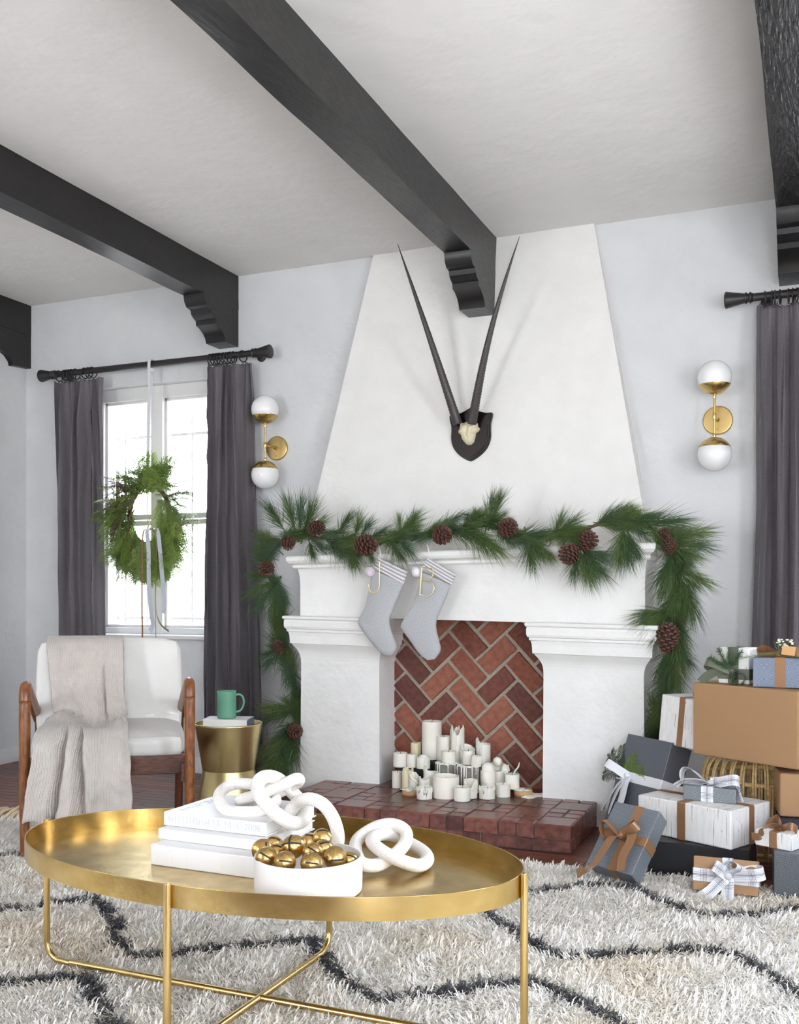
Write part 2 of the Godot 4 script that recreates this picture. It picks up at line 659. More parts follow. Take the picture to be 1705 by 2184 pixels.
func window(cx: float, k: int) -> void:
	var root := Node3D.new()
	root.name = "window_%d" % k
	add_child(root)
	root.position = Vector3(cx, 0, 0)
	root.set_meta("kind", "structure")
	var s := Sh.new()
	var x0 := -0.485
	var x1 := 0.485
	var mull := -0.035   # centre of the post between the two lights
	# outer frame
	bx(s, Vector3(x0, 0.775, -0.12), Vector3(x0 + 0.055, 2.22, -0.05), 0.003)
	bx(s, Vector3(x1 - 0.055, 0.775, -0.12), Vector3(x1, 2.22, -0.05), 0.003)
	bx(s, Vector3(x0, 2.145, -0.12), Vector3(x1, 2.22, -0.05), 0.003)
	bx(s, Vector3(x0, 0.775, -0.12), Vector3(x1, 0.812, -0.05), 0.003)
	bx(s, Vector3(mull - 0.052, 0.775, -0.12), Vector3(mull + 0.03, 2.22, -0.045), 0.003)
	part("frame", s, M.trim, root)
	var lights := [[x0 + 0.055, mull - 0.052], [mull + 0.03, x1 - 0.055]]
	for l in lights:
		s = Sh.new()
		var a: float = l[0]
		var b: float = l[1]
		for q in [[a, a + 0.016, 0.812, 2.145], [b - 0.016, b, 0.812, 2.145], [a, b, 0.812, 0.828], [a, b, 2.129, 2.145], [a, b, 1.445, 1.475], [a, b, 1.41, 1.438]]:
			bx(s, Vector3(q[0], q[2], -0.105), Vector3(q[1], q[3], -0.07), 0.002)
		part("sash", s, M.trim, root)
		for h in [[0.826, 1.412], [1.473, 2.131]]:
			s = Sh.new()
			bx(s, Vector3(a + 0.014, h[0], -0.092), Vector3(b - 0.014, h[1], -0.088), 0.0005)
			part("pane", s, M.glass, root)
	s = Sh.new()
	bx(s, Vector3(x1 - 0.13, 1.475, -0.072), Vector3(x1 - 0.065, 1.487, -0.05), 0.002)
	bx(s, Vector3(x1 - 0.105, 1.485, -0.07), Vector3(x1 - 0.09, 1.503, -0.056), 0.003)
	part("catch", s, M.black_metal, root)
	s = Sh.new()
	bx(s, Vector3(x0 - 0.03, 0.749, -0.06), Vector3(x1 + 0.03, 0.774, 0.03), 0.006)
	part("window_sill", s, M.trim, root)

func outdoors() -> void:
	# iron grille in front of the left window, outside
	var t := thing("window_grille", "pale iron security grille with twisted bars and scrolls outside the left window", "grille", Vector3(-3.48, 0, -0.34))
	for k in 7:
		var s := Sh.new()
		var x := -0.5 + k * 0.165
		var pts := PackedVector3Array()
		var rad := PackedFloat32Array()
		for q in 61:
			pts.append(Vector3(x, 0.7 + q * 0.026, 0))
			rad.append(0.006 + 0.0016 * sin(q * 1.6))
		tube(s, pts, rad, 6)
		part("bar", s, M.iron, t)
	for y in [0.86, 1.98]:
		var s := Sh.new()
		bx(s, Vector3(-0.56, y - 0.008, -0.004), Vector3(0.56, y + 0.008, 0.008), 0.002)
		part("rail", s, M.iron, t)
	for y in [1.63, 1.2]:
		for sg in [-1.0, 1.0]:
			for cxx in [0.27, -0.25]:
				var s := Sh.new()
				var pts := PackedVector3Array()
				for q in 30:
					var th := q * 0.30
					var r := 0.045 * (1.0 - q / 36.0)
					pts.append(Vector3(cxx + sg * (0.05 - r * cos(th)), y + r * sin(th), 0.012))
				pts.insert(0, Vector3(cxx + sg * 0.004, y - 0.22, 0.012))
				tube(s, pts, 0.004, 6)
				part("scroll", s, M.iron, t)
	for x in [-0.56, 0.56]:
		var s := Sh.new()
		bx(s, Vector3(x - 0.008, 0.7, -0.006), Vector3(x + 0.008, 2.26, 0.012), 0.002)
		bx(s, Vector3(x - 0.008, 0.74, 0.0), Vector3(x + 0.008, 0.76, 0.125), 0.002)
		bx(s, Vector3(x - 0.008, 2.22, 0.0), Vector3(x + 0.008, 2.24, 0.125), 0.002)
		part("frame", s, M.iron, t)
	var s := Sh.new()
	bx(s, Vector3(-9, -0.3, -2.6), Vector3(3.5, 1.35, -2.4))
	tag(struct("garden_wall", s, M.outdoor), "low pale stucco wall seen through the left window", "wall")
	get_node("garden_wall").set_meta("kind", "structure")
	s = Sh.new()
	bx(s, Vector3(-4.62, -0.3, -3.6), Vector3(-1.0, 2.45, -2.75))
	bx(s, Vector3(-4.66, 2.45, -3.6), Vector3(-1.0, 2.52, -2.7))
	tag(struct("neighbour_building", s, M.outdoor), "overexposed pale building beyond the garden wall", "building")
	s = Sh.new()
	bx(s, Vector3(-30, -0.6, -30), Vector3(30, -0.3, -0.4))
	struct("ground", s, mat(hexc("a8a29a"), 0.95))

# square moulding run round a rectangular pier: rings of (height, offset)
func pier(s: Sh, x0: float, x1: float, z0: float, z1: float, rings: Array, warp: Callable) -> void:
	for k in rings.size() - 1:
		var a: Vector2 = rings[k]
		var b: Vector2 = rings[k + 1]
		var ra := [Vector3(x0 - a.y, a.x, z0), Vector3(x0 - a.y, a.x, z1 + a.y), Vector3(x1 + a.y, a.x, z1 + a.y), Vector3(x1 + a.y, a.x, z0)]
		var rb := [Vector3(x0 - b.y, b.x, z0), Vector3(x0 - b.y, b.x, z1 + b.y), Vector3(x1 + b.y, b.x, z1 + b.y), Vector3(x1 + b.y, b.x, z0)]
		for q in 3:
			var p0: Vector3 = warp.call(ra[q])
			var p1: Vector3 = warp.call(ra[q + 1])
			var p2: Vector3 = warp.call(rb[q + 1])
			var p3: Vector3 = warp.call(rb[q])
			var nm := (p1 - p0).cross(p3 - p0)
			if nm.length() < 1e-9:
				nm = (p2 - p1).cross(p3 - p2)
			nm = nm.normalized()
			var out: Vector3 = [Vector3(-1, 0, 0), Vector3(0, 0, 1), Vector3(1, 0, 0)][q]
			if nm.dot(out + Vector3(0, 0.001, 0)) < 0 and absf(nm.y) < 0.98:
				nm = -nm
			elif absf(nm.y) >= 0.98:
				nm = Vector3(0, 1 if b.y < a.y else -1, 0)
			quad(s, p0, p1, p2, p3, nm)
	for e in 2:
		var a: Vector2 = rings[0] if e == 0 else rings[rings.size() - 1]
		quad(s, warp.call(Vector3(x0 - a.y, a.x, z0)), warp.call(Vector3(x1 + a.y, a.x, z0)), warp.call(Vector3(x1 + a.y, a.x, z1 + a.y)), warp.call(Vector3(x0 - a.y, a.x, z1 + a.y)), Vector3(0, -1 if e == 0 else 1, 0))

func fireplace() -> void:
	var t := thing("fireplace", "white plaster fireplace with moulded piers, deep mantel and a tapering chimney breast", "fireplace")
	# old plaster: the mouldings run a little out of level
	var warp := func(p: Vector3) -> Vector3:
		var k := clampf((p.y - 1.03) * 0.11, -0.018, 0.018) * smoothstep(0.55, 0.75, p.y)
		return p + Vector3(0, (p.x + 1.5) * k, 0)
	# chimney breast: leans back and narrows to the ceiling
	var s := Sh.new()
	var lo := [Vector3(-2.475, 1.18, 0), Vector3(-2.475, 1.18, 0.155), Vector3(-0.685, 1.18, 0.155), Vector3(-0.685, 1.18, 0)]
	var hi := [Vector3(-2.121, CEIL, 0), Vector3(-2.121, CEIL, 0.022), Vector3(-0.972, CEIL, 0.022), Vector3(-0.972, CEIL, 0)]
	var face := func(u: float, v: float) -> Vector3:
		# u runs left side, front, right side with softened corners
		var a: Array = lo
		var b: Array = hi
		var q := u * 3.0
		var k := mini(int(q), 2)
		var p: Vector3 = a[k].lerp(a[k + 1], q - k)
		var r: Vector3 = b[k].lerp(b[k + 1], q - k)
		var m := p.lerp(r, v)
		return m + Vector3(0, 0, 0.004 * sin(m.x * 9.0 + m.y * 4.0) * (1.0 if k == 1 else 0.0) * sin(PI * clampf(q - 1.0, 0, 1)))
	for k in 3:
		var g := func(u: float, v: float) -> Vector3: return face.call((k + u * 0.99999) / 3.0, v)
		sheet(s, 24 if k == 1 else 2, 24, g)
	part("chimney_breast", s, M.plaster, t)
	# piers with capitals
	var cap := [Vector2(0.0, 0.004), Vector2(0.65, 0.0), Vector2(0.675, 0.0008), Vector2(0.692, 0.003), Vector2(0.706, 0.007), Vector2(0.718, 0.012), Vector2(0.728, 0.018), Vector2(0.737, 0.025), Vector2(0.745, 0.031), Vector2(0.75, 0.034), Vector2(0.753, 0.04), Vector2(0.79, 0.042), Vector2(0.808, 0.046), Vector2(0.811, 0.052), Vector2(0.822, 0.052), Vector2(0.825, 0.058), Vector2(0.835, 0.062), Vector2(0.86, 0.062), Vector2(0.868, 0.059), Vector2(0.87, 0.064), Vector2(0.875, 0.068), Vector2(0.884, 0.068), Vector2(0.888, 0.064), Vector2(0.888, 0.0)]
	s = Sh.new()
	pier(s, -2.32, -1.903, 0.0, 0.44, cap, warp)
	part("pier", s, M.plaster, t)
	s = Sh.new()
	pier(s, -1.109, -0.673, 0.0, 0.44, cap, warp)
	part("pier", s, M.plaster, t)
	# mantel: frieze and shelf
	s = Sh.new()
	pier(s, -2.325, -0.668, 0.0, 0.44, [Vector2(0.886, 0.0), Vector2(1.05, 0.0), Vector2(1.10, 0.002), Vector2(1.125, 0.006), Vector2(1.14, 0.010)], warp)
	part("frieze", s, M.plaster, t)
	s = Sh.new()
	pier(s, -2.325, -0.668, 0.0, 0.44, [Vector2(1.14, 0.010), Vector2(1.14, 0.020), Vector2(1.147, 0.027), Vector2(1.156, 0.027), Vector2(1.160, 0.022), Vector2(1.164, 0.03), Vector2(1.17, 0.042), Vector2(1.182, 0.05), Vector2(1.20, 0.052), Vector2(1.206, 0.047), Vector2(1.206, 0.0)], warp)
	part("mantel_shelf", s, M.plaster, t)
	# firebox
	s = Sh.new()
	bx(s, Vector3(-1.93, 0.0, 0.20), Vector3(-1.08, 0.93, 0.246), 0.001)
	var back := part("firebox_back", s, M.mortar, t)
	s = Sh.new()
	bx(s, Vector3(-1.93, 0.0, 0.2), Vector3(-1.08, 0.107, 0.46), 0.001)
	part("firebox_floor", s, M.tiles[3], t)
	var w := 0.1
	var ang := deg_to_rad(43.0)
	var o := Vector3(-1.3803, 0.718, 0.25) - Vector3(0.039, 0.1048, 0.012)
	var meshes := []
	for k in 8:
		var b := Sh.new()
		slab(b, w * 2 - 0.017, w - 0.017, 0.02, 0.003, Transform3D(), 0.0022)
		meshes.append(b.mesh())
	for c in range(-9, 10):
		for r in range(-9, 10):
			var m := posmod(c - r, 4)
			var mid: Vector2
			var turn := 0.0
			if m == 0:
				mid = Vector2(c + 1.0, r + 0.5) * w
			elif m == 3:
				mid = Vector2(c + 0.5, r + 1.0) * w
				turn = PI / 2
			else:
				continue
			var p := mid.rotated(ang)
			var at := o + Vector3(p.x, p.y, rnd(-0.002, 0.003))
			if at.x < -1.97 or at.x > -1.04 or at.y < 0.06 or at.y > 0.95:
				continue
			var bm := part("brick", meshes[rng.randi() % 8], M.bricks[rng.randi() % 6], back)
			bm.transform = Transform3D(Basis(Vector3(0, 0, 1), ang + turn + (PI if rng.randf() < 0.5 else 0.0) + rnd(-0.012, 0.012)), at)

func hearth() -> void:
	var t := thing("hearth", "raised hearth of glossy red brown tiles in front of the fireplace opening", "hearth")
	var s := Sh.new()
	bx(s, Vector3(-2.190, 0.0, 0.40), Vector3(-0.878, 0.104, 0.938), 0.002)
	part("bed", s, M.grout, t)
	var u := 0.1465
	var g := 0.004
	var flat := Basis(Vector3.RIGHT, Vector3(0, 0, -1), Vector3.UP)
	var fx := Basis()
	var rx := Basis(Vector3(0, 0, -1), Vector3.UP, Vector3.RIGHT)
	for i in 9:
		for j in 4:
			var x1 := -0.870 - i * u
			var z1 := 0.946 - j * u
			var x0 := maxf(x1 - u, -2.196)
			var z0 := maxf(z1 - u, 0.44)
			if z1 - z0 < 0.02:
				continue
			var cells := [[x0, x1, z0, z1]]
			if (i + j) % 2 == 1:
				var xm := (x0 + x1) * 0.5
				var zm := maxf(z1 - u * 0.5, z0)
				cells = [[x0, xm, zm, z1], [xm, x1, zm, z1]]
				if zm - z0 > 0.01:
					cells.append_array([[x0, xm, z0, zm], [xm, x1, z0, zm]])
			for c in cells:
				var q := Sh.new()
				# front and right-hand tiles are thick bullnose pieces
				var edge: bool = c[3] > 0.94 or c[1] > -0.872
				var th := 0.056 if edge else 0.02
				slab(q, c[1] - c[0] - g, c[3] - c[2] - g, th, 0.006 if edge else 0.0025, Transform3D(flat, Vector3((c[0] + c[1]) * 0.5, 0.109 - th + rnd(-0.0012, 0.0012), (c[2] + c[3]) * 0.5)), 0.0008)
				part("tile", q, M.tiles[rng.randi() % 5], t)
	for k in 18:
		var q := Sh.new()
		slab(q, 0.0735 - g, 0.046, 0.014, 0.002, Transform3D(fx, Vector3(-0.910 - k * 0.0732, 0.026, 0.926)), 0.0006)
		part("tile", q, M.tiles[rng.randi() % 5], t)
	for k in 7:
		var q := Sh.new()
		slab(q, 0.0735 - g, 0.046, 0.014, 0.002, Transform3D(rx, Vector3(-0.887, 0.026, 0.898 - k * 0.0732)), 0.0006)
		part("tile", q, M.tiles[rng.randi() % 5], t)

func make_materials_b() -> void:
	var weave := noise(60, 0.25, 2)
	M.curtain = surf([hexc("5a565a"), hexc("6d686c"), hexc("847e82")], 0.9, noise(61, 0.09, 3), Vector3(10, 3, 10), 0.35, weave)
	M.curtain.backlight = Color(0.10, 0.09, 0.10)
	M.felt = surf([hexc("97989a"), hexc("b2b3b5"), hexc("c6c7c8")], 0.95, noise(62, 0.06, 5), Vector3.ONE * 7.0, 0.35, weave)
	M.cuff = mat(hexc("e9e4e6"), 0.9)
	M.cuff_grey = mat(hexc("a9a6ab"), 0.9)
	M.pom = surf([hexc("ece4ea"), hexc("f5f0f4")], 0.98, weave, Vector3.ONE * 12.0, 0.6, weave)
	M.pom_pink = surf([hexc("e2d2dc"), hexc("ecdfe8")], 0.98, weave, Vector3.ONE * 12.0, 0.6, weave)
	M.gold_wire = mat(hexc("e0c682"), 0.28, 1.0)
	M.horn = surf([hexc("2a2526"), hexc("3d3636"), hexc("504847")], 0.38, noise(63, 0.03, 4), Vector3.ONE * 6.0, 0.2, noise(64, 0.08, 3))
	M.shield = mat(hexc("1d1210"), 0.18)
	M.bone = surf([hexc("c4b48e"), hexc("ddd2b4"), hexc("e8e0ca")], 0.6, noise(65, 0.03, 4), Vector3.ONE * 10.0, 0.3, noise(66, 0.06, 4))
	M.needles = []
	for h in ["4a6234", "566f3b", "44603a", "64793f", "4f6a4c"]:
		var m := mat(hexc(h), 0.55)
		m.backlight = Color(0.10, 0.14, 0.05)
		M.needles.append(m)
	M.cedars = []
	for h in ["72883c", "829a46", "97ad55", "637a36", "7a8f4b"]:
		var m := mat(hexc(h), 0.6)
		m.backlight = Color(0.6, 0.66, 0.28)
		M.cedars.append(m)
	M.cedar_dark = mat(hexc("2f4326"), 0.6)
	M.berry = mat(hexc("6d5054"), 0.7)
	M.bark = mat(hexc("5a4232"), 0.85)
	M.cone_core = mat(hexc("3a211b"), 0.85)
	M.cone_scale = surf([hexc("4a2c25"), hexc("613f33"), hexc("7d5848")], 0.7, noise(67, 0.04, 3), Vector3.ONE * 18.0)
	M.ribbon_white = mat(hexc("e9e8ea"), 0.5)
	M.ribbon_grey = mat(hexc("c4c7cf"), 0.45)
	M.ribbon_olive = mat(hexc("8d8664"), 0.45)
	M.ribbon_copper = mat(hexc("936d4d"), 0.3)
	M.ribbon_copper.metallic = 0.15
	M.ribbon_green = mat(hexc("5f6553"), 0.4)
	M.cord = mat(hexc("cdb98c"), 0.8)

func curtain(label: String, tl: Vector3, tr: Vector3, ml: Vector3, mr: Vector3, bl: Vector3, br: Vector3, folds: float, ph: float) -> void:
	var s := Sh.new()
	var nz := noise(int(ph * 10) + 70, 1.4, 2)
	var f := func(u: float, v: float) -> Vector3:
		# v: 0 at the heading, 1 at the floor
		var a := tl.lerp(ml, v * 2.0) if v < 0.5 else ml.lerp(bl, v * 2.0 - 1.0)
		var b := tr.lerp(mr, v * 2.0) if v < 0.5 else mr.lerp(br, v * 2.0 - 1.0)
		var p := a.lerp(b, u)
		var grow := smoothstep(0.0, 0.12, v)
		var phase := u * folds + nz.get_noise_2d(u * 2.2, v * 0.35) * 0.55 + ph
		var w := sin(phase * TAU)
		w = 1.0 - 2.0 * pow(absf(sin(phase * PI)), 0.6 + 0.9 * absf(nz.get_noise_2d(floorf(phase) * 3.1, 5.0)))
		var amp := lerpf(0.022, 0.046, grow) * (0.8 + 0.35 * nz.get_noise_2d(u * 2.0 + 9.0, v * 0.5))
		p.z += w * amp + nz.get_noise_2d(u * 5.0, v * 3.0) * 0.008
		p.x += cos(phase * TAU * 2.0) * 0.005
		# pinch pleats in the heading band
		p.z += sin(phase * TAU * 2.0) * 0.008 * (1.0 - grow)
		if v < 0.001:
			p.y += 0.006 * w
		return p
	sheet(s, 120, 60, f, 0.0015)
	solo("curtain", s, M.curtain, label, "curtain", "dark grey linen curtains")

func rod(label: String, x0: float, x1: float, y: float, brackets: Array) -> void:
	var z := 0.1
	var t := thing("curtain_rod", label, "curtain rod", Vector3((x0 + x1) * 0.5, y, z), Basis(), "black curtain rods")
	var h := (x1 - x0) * 0.5
	var s := Sh.new()
	var toX := Transform3D(Basis(Vector3(0, -1, 0), Vector3(1, 0, 0), Vector3(0, 0, 1)), Vector3.ZERO)
	lathe(s, [Vector2(0.001, -h + 0.1), Vector2(0.0175, -h + 0.1), Vector2(0.0175, h - 0.1), Vector2(0.001, h - 0.1)], 20, toX)
	part("pole", s, M.black_metal, t)
	for sg in [-1.0, 1.0]:
		s = Sh.new()
		var pr := [Vector2(0.001, 0.0), Vector2(0.019, 0.0), Vector2(0.02, 0.006), Vector2(0.025, 0.009), Vector2(0.025, 0.014), Vector2(0.019, 0.018), Vector2(0.019, 0.024), Vector2(0.025, 0.027), Vector2(0.025, 0.032), Vector2(0.021, 0.036), Vector2(0.024, 0.05), Vector2(0.031, 0.085), Vector2(0.037, 0.112), Vector2(0.036, 0.117), Vector2(0.026, 0.121), Vector2(0.001, 0.122)]
		lathe(s, pr, 24, Transform3D(Basis(Vector3(0, 1, 0), Vector3(sg, 0, 0), Vector3(0, 0, 1)), Vector3(sg * (h - 0.122), 0, 0)))
		part("finial", s, M.black_metal, t)
	for b in brackets:
		s = Sh.new()
		var lx: float = b - (x0 + x1) * 0.5
		tube(s, PackedVector3Array([Vector3(lx, 0, -0.1), Vector3(lx, 0, -0.015)]), 0.009, 10)
		tube(s, PackedVector3Array([Vector3(lx, 0, -0.1), Vector3(lx, 0, -0.092)]), 0.026, 16)
		part("bracket", s, M.black_metal, t)

var ring0: Node3D
func curtain_ring(x: float, y: float, tilt: float, label: String, group: String) -> void:
	var xf := Transform3D(Basis(Vector3.UP, tilt), Vector3(x, y - 0.011, 0.1))
	if ring0 == null:
		var t := thing("curtain_ring", label, "curtain ring", xf.origin, xf.basis, group)
		var s := Sh.new()
		tube(s, arc(Vector3.ZERO, Vector3(0, 0.03, 0), Vector3(0, 0, 0.03), 0, TAU * 23 / 24, 23), 0.0032, 8, true)
		part("hoop", s, M.black_metal, t)
		s = Sh.new()
		tube(s, arc(Vector3(0, -0.036, 0), Vector3(0, 0.006, 0), Vector3(0.006, 0, 0), 0, TAU * 11 / 12, 11), 0.0014, 6, true)
		part("eyelet", s, M.black_metal, t)
		ring0 = t
		return
	var c := dup(ring0, label, xf)
	c.set_meta("group", group)

func dress_windows() -> void:
	curtain("dark grey linen curtain hanging left of the wreath, lit along its window edge", Vector3(-4.141, 2.262, 0.1), Vector3(-3.80, 2.262, 0.1), Vector3(-4.14, 1.3, 0.1), Vector3(-3.80, 1.3, 0.1), Vector3(-4.14, 0.03, 0.1), Vector3(-3.765, 0.03, 0.1), 5.0, 0.1)
	curtain("dark grey linen curtain between the wreath and the left brass wall light", Vector3(-3.10, 2.262, 0.1), Vector3(-2.815, 2.262, 0.1), Vector3(-3.11, 1.3, 0.1), Vector3(-2.79, 1.3, 0.1), Vector3(-3.12, 0.03, 0.1), Vector3(-2.74, 0.03, 0.1), 5.2, 0.45)
	curtain("dark grey linen curtain at the right edge behind the stacked presents", Vector3(-0.235, 2.275, 0.1), Vector3(0.06, 2.275, 0.1), Vector3(-0.24, 1.4, 0.1), Vector3(0.07, 1.4, 0.1), Vector3(-0.28, 0.03, 0.1), Vector3(0.1, 0.03, 0.1), 4.6, 0.7)
	rod("black curtain rod with flared ends above the left window, a white ribbon tied to it", -4.258, -2.685, 2.305, [-4.12, -2.80])
	rod("black curtain rod with a flared end at the right edge of the room", -0.375, 1.38, 2.312, [-0.2, 1.2])
	var ord := ["first", "second", "third", "fourth", "fifth", "sixth", "seventh", "eighth", "ninth", "tenth", "eleventh"]
	var sets := [
		[2.305, "the curtain left of the wreath", [-4.118, -4.075, -4.06, -4.04, -4.02, -3.993, -3.928, -3.90, -3.872]],
		[2.305, "the curtain beside the left wall light", [-3.065, -3.045, -3.025, -3.005, -2.98, -2.96, -2.938, -2.918, -2.86]],
		[2.312, "the curtain at the right edge", [-0.205, -0.175, -0.163, -0.142, -0.108, -0.09, -0.075, -0.058, -0.03, 0.0, 0.03]]]
	for q in sets:
		for k in q[2].size():
			curtain_ring(q[2][k], q[0], rnd(-0.3, 0.3), "black ring, %s from the left on %s" % [ord[k], q[1]], "rings of " + q[1])

func sconce(label: String, plate: Vector3, stem: Vector3, top: Vector3, bot: Vector3) -> void:
	var t := thing("wall_sconce", label, "wall light", plate, Basis(), "double globe brass wall lights")
	var z := stem.z
	var x := stem.x - plate.x
	var toZ := Transform3D(Basis(Vector3(1, 0, 0), Vector3(0, 0, 1), Vector3(0, -1, 0)), Vector3.ZERO)
	var s := Sh.new()
	lathe(s, [Vector2(0.0005, 0.0), Vector2(0.066, 0.0), Vector2(0.066, 0.006), Vector2(0.064, 0.010), Vector2(0.060, 0.012), Vector2(0.0005, 0.0125)], 48, toZ)
	part("backplate", s, M.brass, t)
	for dy in [-0.042, 0.042]:
		s = Sh.new()
		ball(s, Vector3(0, dy, 0.0125), Vector3(0.003, 0.003, 0.002), 10, 6)
		part("screw", s, M.brass, t)
	s = Sh.new()
	tube(s, PackedVector3Array([Vector3(0, 0, 0.01), Vector3(x, stem.y - plate.y, z)]), 0.0048, 12)
	lathe(s, [Vector2(0.0005, 0.012), Vector2(0.010, 0.012), Vector2(0.009, 0.022), Vector2(0.005, 0.026)], 16, toZ)
	part("arm", s, M.brass, t)
	var yt := top.y - plate.y
	var yb := bot.y - plate.y
	var r := 0.0758
	s = Sh.new()
	tube(s, PackedVector3Array([Vector3(x, yb + r, z), Vector3(x, yt - r, z)]), 0.0052, 12)
	for q in [[stem.y - plate.y, 0.0085, 0.013], [yt - r - 0.008, 0.0075, 0.010], [yb + r + 0.008, 0.0075, 0.010]]:
		tube(s, PackedVector3Array([Vector3(x, q[0] - q[2], z), Vector3(x, q[0] + q[2], z)]), q[1], 14)
	part("stem", s, M.brass, t)
	for sg in [1.0, -1.0]:
		var c := Vector3(x, yt if sg > 0 else yb, z)
		s = Sh.new()
		ball(s, c, Vector3.ONE * r * 0.985, 40, 24)
		part("globe", s, M.opal, t)
		s = Sh.new()
		var pr := []
		for k in 13:
			var a := -PI / 2 + 0.06 + (PI / 2 - 0.06 - 0.45) * k / 12.0
			pr.append(Vector2(cos(a) * r * 1.015, sin(a) * r * 1.015))
		for k in range(12, -1, -1):
			var a := -PI / 2 + 0.06 + (PI / 2 - 0.06 - 0.45) * k / 12.0
			pr.append(Vector2(cos(a) * r * 0.99, sin(a) * r * 0.99))
		lathe(s, pr, 40, Transform3D(Basis.from_scale(Vector3(1, sg, 1)), c))
		part("cup", s, M.brass, t)

func trophy() -> void:
	var t := thing("horn_mount", "pair of long straight black horns on a small skull and a dark wooden shield", "horns", Vector3(-1.556, 1.79, 0.104))
	var base := t.position
	# shield with a stepped moulded edge
	var half := [Vector2(0.0, 0.128), Vector2(0.012, 0.124), Vector2(0.03, 0.114), Vector2(0.055, 0.104), Vector2(0.08, 0.098), Vector2(0.105, 0.098), Vector2(0.111, 0.09), Vector2(0.108, 0.07), Vector2(0.102, 0.045), Vector2(0.101, 0.015), Vector2(0.102, -0.015), Vector2(0.097, -0.045), Vector2(0.083, -0.075), Vector2(0.06, -0.1), Vector2(0.032, -0.12), Vector2(0.0, -0.134)]
	var poly := PackedVector2Array()
	for p in half:
		poly.append(p)
	for k in range(half.size() - 2, 0, -1):
		poly.append(Vector2(-half[k].x, half[k].y))
	var fine := PackedVector2Array()
	for p in spline(Array(poly).map(func(p): return Vector3(p.x, p.y, 0)), 4, true):
		fine.append(Vector2(p.x, p.y))
	poly = fine
	for st in [[1.0, 0.0, 0.012, "shield"], [0.93, 0.012, 0.006, "shield"], [0.85, 0.018, 0.006, "shield"]]:
		var s := Sh.new()
		var q := PackedVector2Array()
		for p in poly:
			q.append(p * st[0])
		extrude(s, q, st[2], Transform3D(Basis(), Vector3(0, 0, st[1])), 0.6)
		part("shield" if st[1] == 0.0 else "shield_moulding", s, M.shield, t)
	# frontal bone
	var s := Sh.new()
	var out := [Vector2(-0.046, 0.055), Vector2(-0.03, 0.052), Vector2(-0.01, 0.058), Vector2(0.01, 0.058), Vector2(0.03, 0.052), Vector2(0.044, 0.046), Vector2(0.046, 0.03), Vector2(0.056, 0.018), Vector2(0.05, 0.006), Vector2(0.036, -0.002), Vector2(0.033, -0.02), Vector2(0.026, -0.045), Vector2(0.012, -0.058), Vector2(-0.006, -0.059), Vector2(-0.02, -0.05), Vector2(-0.034, -0.03), Vector2(-0.04, -0.008), Vector2(-0.054, 0.003), Vector2(-0.055, 0.015), Vector2(-0.046, 0.022)]
	var cloud := noise(77, 18.0, 3)
	var f := func(u: float, v: float) -> Vector3:
		var a := u * out.size()
		var k := int(a) % out.size()
		var p: Vector2 = out[k].lerp(out[(k + 1) % out.size()], a - floorf(a))
		var c := Vector2(-0.003, 0.0)
		var q := c.lerp(p, v)
		var h := 0.05 * sqrt(maxf(0.0, 1.0 - v * v)) * (1.0 + 0.25 * cloud.get_noise_2d(q.x, q.y))
		h -= 0.012 * exp(-q.x * q.x / 0.00006) * (1.0 - v)
		return Vector3(q.x - 0.004, q.y + 0.002, 0.022 + h)
	sheet(s, 60, 14, f)
	part("skull_plate", s, M.bone, t)
	# ringed horns
	for d in [[Vector3(-0.052, 0.045, 0.055), Vector3(-1.8432, 2.6818, 0.36), "horn"], [Vector3(0.022, 0.042, 0.06), Vector3(-1.2406, 2.6316, 0.36), "horn"]]:
		var a: Vector3 = d[0]
		var b: Vector3 = d[1] - base
		s = Sh.new()
		var pts := PackedVector3Array()
		var rad := PackedFloat32Array()
		for k in 141:
			var u := k / 140.0
			var p := a.lerp(b, u)
			p.z += 0.03 * sin(u * PI)
			p.x += signf(b.x) * -0.012 * sin(u * PI)
			pts.append(p)
			var r := 0.0225 * pow(1.0 - u, 0.85) + 0.0009
			if u < 0.5:
				r *= 1.0 + 0.075 * sin(u * 62 * TAU) * smoothstep(0.5, 0.35, u)
			rad.append(r)
		tube(s, pts, rad, 16)
		part("horn", s, M.horn, t)

# rings between matching left and right outline points
func ladder(s: Sh, l: Array, r: Array, n: Vector3, bulge: Variant, seg := 20, per := 5) -> void:
	var a := spline(l, per)
	var b := spline(r, per)
	var v := PackedVector3Array()
	var t := PackedVector2Array()
	var ix := PackedInt32Array()
	var m := a.size()
	for k in m:
		var c := (a[k] + b[k]) * 0.5
		var h := (b[k] - a[k]) * 0.5
		var bl: float = bulge if bulge is float else lerpf(bulge[int(float(k) / per)], bulge[mini(int(float(k) / per) + 1, bulge.size() - 1)], fmod(float(k) / per, 1.0))
		for q in seg:
			var th := TAU * q / seg
			var sq := signf(sin(th)) * pow(absf(sin(th)), 0.7)
			v.append(c + h * cos(th) + n * bl * sq)
			t.append(Vector2(float(q) / seg, float(k) / m))
	for k in m - 1:
		for q in seg:
			var p := k * seg + q
			var w := k * seg + (q + 1) % seg
			ix.append_array([p, w, w + seg, p, w + seg, p + seg])
	for e in 2:
		var c := v.size()
		var o := 0 if e == 0 else (m - 1) * seg
		v.append((a[0] + b[0]) * 0.5 if e == 0 else (a[m - 1] + b[m - 1]) * 0.5)
		t.append(Vector2.ZERO)
		for q in seg:
			if e == 0:
				ix.append_array([c, o + (q + 1) % seg, o + q])
			else:
				ix.append_array([c, o + q, o + (q + 1) % seg])
	put(s, v, t, ix)

